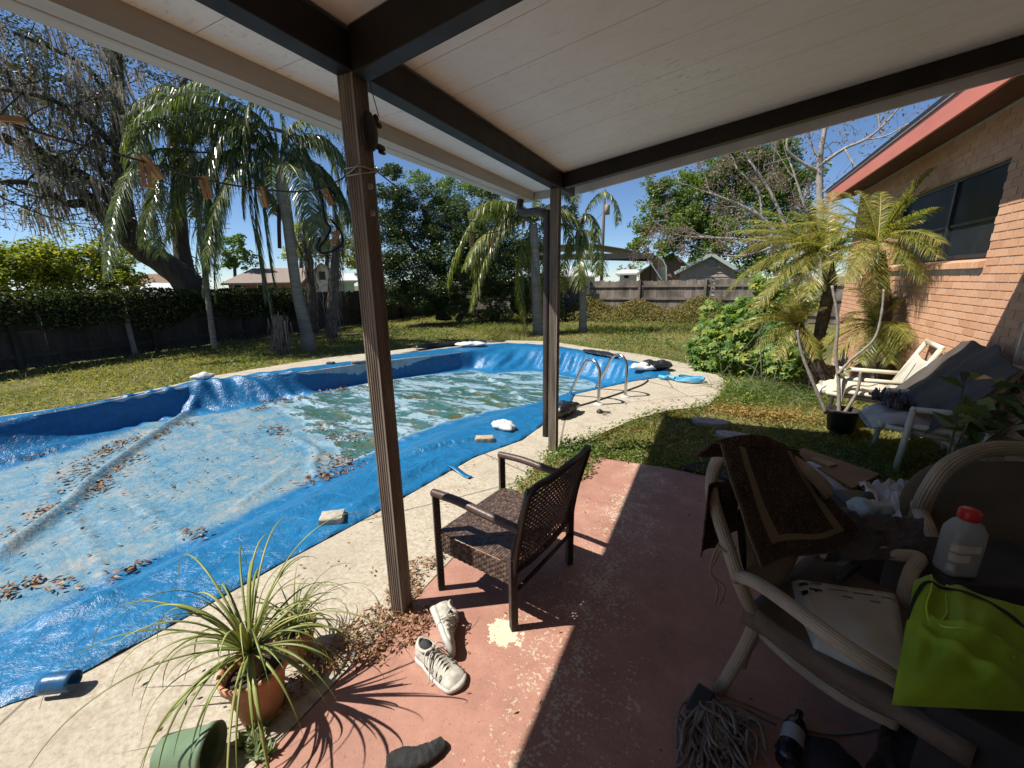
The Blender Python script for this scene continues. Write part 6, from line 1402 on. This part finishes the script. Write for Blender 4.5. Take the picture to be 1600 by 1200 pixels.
crumple('towel', 'dark patterned towel lying over the far arm of the cane chair', 'towel', [G(1315,805,.60),G(1440,812,.62),G(1452,872,.56),G(1285,880,.50)], plain('dark_towel', (.10,.085,.085), .97, .5, 14, .8, .008, 70, c2=(.035,.028,.028)), .035, 4, 5.)
# white moulded plastic seat lying on the chair
WP = [np.array(G(1236,893,.47)), np.array(G(1408,916,.47)), np.array(G(1432,1062,.475)), np.array(G(1272,1000,.47))]
def wpp(i, j):
    p = (WP[0]*(1-i)+WP[1]*i)*(1-j)+(WP[3]*(1-i)+WP[2]*i)*j; e = min(i, 1-i, 1-j, j*1.2); z = -.05*(1-min(1, e/.12))**2+.012*math.cos(min(1, math.hypot(i-.6, j-.75)/.42)*math.pi); return tuple(p+np.array([0, 0, z]))
nu, nv = 64, 48; vs_ = [wpp(i/nu, j/nv) for j in range(nv+1) for i in range(nu+1)]; fs_ = []
for j in range(nv):
    for i in range(nu):
        u, v = (i+.5)/nu, (j+.5)/nv; hole = False
        for k, (hu, hv, a_, b_) in enumerate([(.10,.13,.05,.035),(.22,.10,.06,.03),(.20,.21,.07,.03),(.09,.27,.035,.05),(.40,.09,.09,.016),(.62,.09,.09,.016),(.84,.09,.08,.016),(.42,.16,.10,.014),(.66,.16,.10,.014),(.88,.16,.07,.014),(.5,.23,.10,.011),(.75,.23,.10,.011)]):
            if ((u-hu)/a_)**2+((v-hv)/b_)**2 < 1: hole = True
        if not hole: fs_.append((j*(nu+1)+i, j*(nu+1)+i+1, (j+1)*(nu+1)+i+1, (j+1)*(nu+1)+i))
tag(MB().add(vs_, fs_, True).build('chair_shell', plain('aged_white_plastic', (.50,.46,.39), .42, .18, 6, .05, .002, 50), solid=.005), 'off-white moulded plastic chair shell with slots lying on the cane chair', 'chair shell')
p0, p1 = np.array(G(1307,905,.50)), np.array(G(1340,880,.50)); tag(MB().bar(p0, p1, .035, .032).build('black_block', plain('black_handle', (.014,.012,.012), .5, .3), bevel=.008), 'short black block resting on the off-white moulded plastic shell', 'block')

# second cane chair
ch2 = thing('cane_armchair', 'cane armchair with a round olive brown cushion at the right edge', 'chair', (1.45, 2.75, 0)); c2 = np.array([1.42, 2.62, 0]); f2 = np.array([-.25, -.97, 0]); s2 = np.array([.97, -.25, 0])
c3 = lambda u, v, z: c2+f2*u+s2*v+np.array([0, 0, z])
cane('back_arch', [c3(.06,-.36,.25), G(1437,800,.52), G(1452,765,.66), G(1482,727,.78), G(1535,704,.84), G(1600,702,.85), G(1670,720,.82), c3(.0,.36,.62), c3(.06,.36,.25)], .033, ch2)
cane('leg', [c3(.06,-.36,.28), c3(.02,-.37,.14), c3(.0,-.38,.004)], .03, ch2); cane('leg', [c3(.06,.36,.28), c3(.02,.37,.14), c3(0,.38,.004)], .03, ch2)
cane('armrest', [c3(.05,-.36,.50), c3(.2,-.38,.53), c3(.4,-.36,.52), c3(.52,-.33,.42), c3(.55,-.32,.2), c3(.56,-.32,.004)], .028, ch2)
cen = np.array(G(1568,815,.52)); m = MB(); a_, fs_ = sph((0, 0, 0), 1, 28)
m.add([tuple(cen+s2*p[0]*.36+np.array([0, 0, 1])*p[2]*.27*(1+.06*math.sin(p[0]*7))+f2*p[1]*.07+f2*-.10*p[2]) for p in a_], fs_, True); m.build('back_cushion', plain('olive_brown_cushion', (.115,.088,.055), .97, .3, 5, .5, .01, 30), ch2)
MB().grid(lambda i, j: tuple(c3(.10+.44*i, -.33+.66*j, .36+.015*noise.noise(Vector((i*4, j*4, 6))))), 12, 14).build('seat_cushion', m_csh, ch2, solid=.07)
# bottle on a dark box
bx0 = np.array(G(1490,892,.56)); o = thing('bottle', 'translucent white plastic bottle with a red cap and torn label', 'bottle', bx0)
def srect(w_, d_, z, n=28, p=.45): return [bx0+np.array([.93, .36, 0])*(np.sign(math.cos(a))*abs(math.cos(a))**p*w_/2)+np.array([-.36, .93, 0])*(np.sign(math.sin(a))*abs(math.sin(a))**p*d_/2)+np.array([0, 0, z]) for a in np.linspace(0, 2*math.pi, n+1)[:-1]]
k_ = 1.0; m = MB(); m.loft([srect(.10, .075, 0), srect(.112, .083, .012), srect(.112, .083, .15), srect(.108, .08, .178), srect(.085, .068, .205, p=.7), srect(.056, .053, .217, p=.95), srect(.05, .05, .224, p=1)]); m.build('bottle_body', plain('milky_plastic', (.42,.44,.42), .35, .12, 5, .05, .002, 40, transl=.3), o)
m = MB(); m.lathe([(.0,.222),(.031,.222),(.032,.228),(.031,.252),(.027,.258),(0,.258)], bx0, 20); m.build('cap', plain('red_cap', (.50,.02,.02), .35, .15), o)
m = MB()
for z0, z1, wl in ((.025,.055,.045), (.065,.095,.062), (.105,.135,.07)):
    r0 = srect(.1145, .0855, z0); r1 = srect(.1145, .0855, z1); kk = [15, 16, 17, 18, 19, 20, 21, 22]; kk = kk[:int(8*wl/.07)]
    for a_, b_ in zip(kk[:-1], kk[1:]): m.add([r0[a_], r0[b_], r1[b_], r1[a_]], [(0,1,2,3)])
m.build('label', plain('torn_label', (.55,.50,.40), .8, .2), o)
q0 = bx0+np.array([.06, .06, 0]); M_ = Matrix.Translation(Vector(q0*[1, 1, 0])) @ Matrix.Rotation(R(20), 4, 'Z')
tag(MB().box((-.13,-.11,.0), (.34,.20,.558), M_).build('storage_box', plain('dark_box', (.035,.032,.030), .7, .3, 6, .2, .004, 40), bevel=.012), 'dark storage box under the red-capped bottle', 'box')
# lime green bag
GB = [np.array(G(1428,906,.70)), np.array(G(1610,950,.70)), np.array(G(1612,1112,.60)), np.array(G(1393,1102,.60))]
nG = np.cross(GB[1]-GB[0], GB[3]-GB[0]); nG /= np.linalg.norm(nG)
if nG@(CAM-GB[0]) < 0: nG = -nG
def gbag(sg):
    def fn(i, j):
        p = (GB[0]*(1-i)+GB[1]*i)*(1-j)+(GB[3]*(1-i)+GB[2]*i)*j; e = (math.sin(math.pi*i)*math.sin(math.pi*j))**.5; fo = .010*math.sin((i*1.2+j*.7)*9+2*noise.noise(Vector((i*2.5, j*2.5, 4))))+.035*noise.noise(Vector((i*2.2, j*2.6, 7)))+.010*noise.noise(Vector((i*7, j*7, 3)))
        cr_ = .022*math.exp(-((j-.48-.25*(i-.5))/.035)**2)*(i > .18)+.02*math.exp(-((j-.62-.5*(i-.4))/.03)**2)*(i > .1)
        top_ = np.array([0, 0, .03*math.exp(-((i-.13)/.08)**2)+.02*math.exp(-((i-.4)/.1)**2)])*(1-j); return tuple(p+nG*sg*(.04*e)+nG*(fo+cr_)*e*(1 if sg > 0 else .3)+top_)
    return fn
t = NT('lime_green_fabric'); co = t.world(); f = t.noise(7, 4, .6, co); c = t.ramp(f, [(.3, (.22,.35,.012)), (.7, (.33,.47,.03))]); m_lime = t.out(c, .55, t.bump(t.noise(240, 2, .5, co), .2, .002), 0, .35, .15)
o = thing('shopping_bag', 'bright lime green fabric bag slumped beside the cane chair', 'bag', GB[3]*[1, 1, 0]); MB().grid(gbag(1), 60, 50).grid(gbag(-1), 60, 50).build('bag_body', m_lime, o)
m = MB()
for i0, i1 in ((.16, .34), (.22, .27)): pass
seam = [gbag(1)(i, j) for i, j in ((.14,0),(.15,.15),(.13,.3),(.17,.42))]; m.tube(smooth_path([np.array(p)+nG*.002 for p in seam], 6), .003, 5); seam = [gbag(1)(i, j) for i, j in ((.30,0),(.29,.15),(.31,.3),(.26,.45),(.45,.5),(.7,.48),(.85,.62))]; m.tube(smooth_path([np.array(p)+nG*.002 for p in seam], 6), .003, 5); m.build('seam', plain('lime_piping', (.42,.62,.05), .6), o)
m = MB(); st = [gbag(1)(i, j) for i, j in ((0,.38),(.03,.2),(.1,.10),(.25,.07),(.5,.10),(.8,.2),(1,.32))]; m.tube(smooth_path([np.array(p)+nG*.006 for p in st], 8), .0045, 6); m.build('black_strap', plain('black_strap', (.015,.015,.017), .6), o)
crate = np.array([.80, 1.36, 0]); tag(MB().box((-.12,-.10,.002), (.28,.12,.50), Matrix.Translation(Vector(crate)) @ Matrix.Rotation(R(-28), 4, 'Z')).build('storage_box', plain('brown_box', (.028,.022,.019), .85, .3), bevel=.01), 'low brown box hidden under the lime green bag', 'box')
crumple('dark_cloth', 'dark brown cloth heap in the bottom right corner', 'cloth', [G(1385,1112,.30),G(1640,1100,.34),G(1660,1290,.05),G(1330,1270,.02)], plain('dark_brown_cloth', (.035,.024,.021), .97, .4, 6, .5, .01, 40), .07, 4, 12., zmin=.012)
# things on the ground between the chairs and the loungers
m_ply = woodmat('raw_board', (.22,.125,.06), (.40,.25,.13), 'X')
bp = [G(1236,709,.03), G(1255,701,.03), G(1376,742,.03), G(1332,764,.03)]; m = MB(); m.prism([(p[0], p[1]) for p in bp], .008, .04); tag(m.build('board', m_ply, bevel=.003), 'wide raw wooden board lying flat in the dark weeds', 'board')
p0, p1 = np.array(G(1270,716,.052)), np.array(G(1302,728,.052)); tag(MB().bar(p0, p1, .10, .022).build('wood_offcut', woodmat('pale_offcut', (.33,.20,.10), (.50,.33,.18), 'X'), bevel=.002), 'small pale wooden offcut lying on the wide board', 'board')
p0, p1 = np.array(G(1262,722,.046)), np.array(G(1280,730,.046)); tag(MB().bar(p0, p1, .07, .006).build('paper_scrap', plain('white_scrap', (.6,.6,.6), .8)), 'white scrap beside the small offcut on the board', 'scrap')
m = MB(); m.tube(smooth_path([G(1195,690,.10), G(1240,716,.09), G(1290,752,.08), G(1352,800,.07)], 6), .018, 8); tag(m.build('pole', plain('dark_pole', (.10,.085,.075), .5, .4)), 'dark pole lying beside the rug and the board', 'pole')
m = MB(); m.tube([G(1262,728,.13), G(1340,782,.12)], .028, 10); tag(m.build('pipe', plain('grey_pipe', (.28,.24,.21), .6, .3)), 'short thick grey pipe lying next to the dark pole', 'pipe')
crumple('white_cloth', 'grubby white sheet heaped between the two cane chairs', 'cloth', [G(1342,762,.30),G(1420,752,.33),G(1448,815,.33),G(1402,822,.28)], plain('grubby_white', (.50,.47,.45), .95, .3, 6, .4, .01, 40), .07, 3.5, 4.4)
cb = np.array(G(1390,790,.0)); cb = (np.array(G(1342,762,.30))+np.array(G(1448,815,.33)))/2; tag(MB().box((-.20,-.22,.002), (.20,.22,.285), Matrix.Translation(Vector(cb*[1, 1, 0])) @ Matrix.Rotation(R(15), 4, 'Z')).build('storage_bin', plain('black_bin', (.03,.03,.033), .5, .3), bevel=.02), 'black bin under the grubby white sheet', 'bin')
bag('plastic_bag', 'pale blue crumpled plastic bag tucked beside the rug', G(1357,806,.44), .085, .065, .4, .11, plain('pale_blue_film', (.34,.46,.50), .35, .25, 12, .5, .008, 40, transl=.25), 21.3)
cs = np.array(G(1357,806,.44)); tag(MB().box((-.1,-.08,.002), (.1,.08,.445), Matrix.Translation(Vector(cs*[1, 1, 0])) @ Matrix.Rotation(R(25), 4, 'Z')).build('carton', plain('dull_carton', (.10,.075,.055), .9, .3), bevel=.006), 'dull carton standing under the pale blue plastic bag', 'box')
m = MB(); mat_ = [G(1062,733,.0), G(1100,722,.0), G(1180,744,0), G(1150,757,0)]; m.prism([(p[0], p[1]) for p in mat_], .004, .022); tag(m.build('rubber_mat', plain('black_rubber', (.015,.014,.014), .8, .3, 20, .4, .003, 60), bevel=.004), 'black rubber mat at the far edge of the slab', 'mat')
# string mop, floor bottle
o = thing('string_mop', 'dirty string mop head lying on the slab by the cane chair foot', 'mop', G(1110,1130)); hd = np.array(G(1100,1090,.03)); MB().bar(G(1083,1120,.03), G(1105,1078,.05), .07, .04).build('clamp', plain('black_clamp', (.02,.02,.024), .5), o, bevel=.01)
cols = plain('dirty_mop_yarn', (.22,.185,.155), .97, .5, 18, .6, .004, 90); m = MB()
for k in range(120):
    a = np.array(G(random.uniform(1092, 1115), random.uniform(1085, 1105), .04)); px_ = random.gauss(1130, 34); py_ = random.uniform(1120, 1215); b = np.array(G(px_, py_, random.uniform(.008, .05))); mid = (a+b)/2+rng.normal(size=3)*.03; mid[2] = random.uniform(.01, .07); m2 = (mid+b)/2+rng.normal(size=3)*.02; m2[2] = abs(m2[2])*.8+.008
    m.tube(smooth_path([a, mid, m2, b], 4), random.uniform(.004, .007), 5)
m.build('yarn', cols, o)
for p in ((1088,1085),(1094,1076)): MB().tube(smooth_path([G(p[0]-12, p[1]+10, .01), G(*p, .04), G(p[0]+14, p[1]+12, .03)], 4), .010, 6).build('fold', plain('pinkish_rag', (.20,.14,.12), .95), o)
c = np.array(G(1236,1168)); a_ = np.array(G(1243,1150,.04))-np.array(G(1236,1178,.04)); a_[2] = 0; a_ /= np.linalg.norm(a_); o = thing('drink_bottle', 'dark bottle with a pale label lying on the slab near the mop', 'bottle', c)
MB().lathe([(0,-.10),(.034,-.10),(.037,-.09),(.037,.05),(.03,.08),(.014,.10),(.014,.13),(0,.13)], c+[0, 0, .038], 20, axis=a_).build('bottle_body', plain('dark_bottle_plastic', (.012,.013,.016), .2, .2), o); MB().lathe([(.0378,-.03),(.0378,.035)], c+[0, 0, .038], 20, axis=a_).build('label', plain('pale_label', (.35,.36,.36), .7), o)
m = MB().tube(smooth_path([G(1128,1085,.008), G(1190,1110,.006), G(1260,1140,.006), G(1310,1148,.006), G(1370,1140,.006), G(1400,1130,.01)], 6), .003, 5); tag(m.build('cord', plain('grey_cord', (.20,.19,.19), .8)), 'thin grey cord trailing across the dark slab under the chair', 'cord')
m = MB(); crm = [G(1205,1185,.0), G(1190,1205,0)]
bag('rag', 'dark rag crumpled beside the bottle on the slab', G(1270,1195,.0), .11, .07, .5, .06, plain('dark_rag', (.03,.025,.027), .95, .5), 31.)
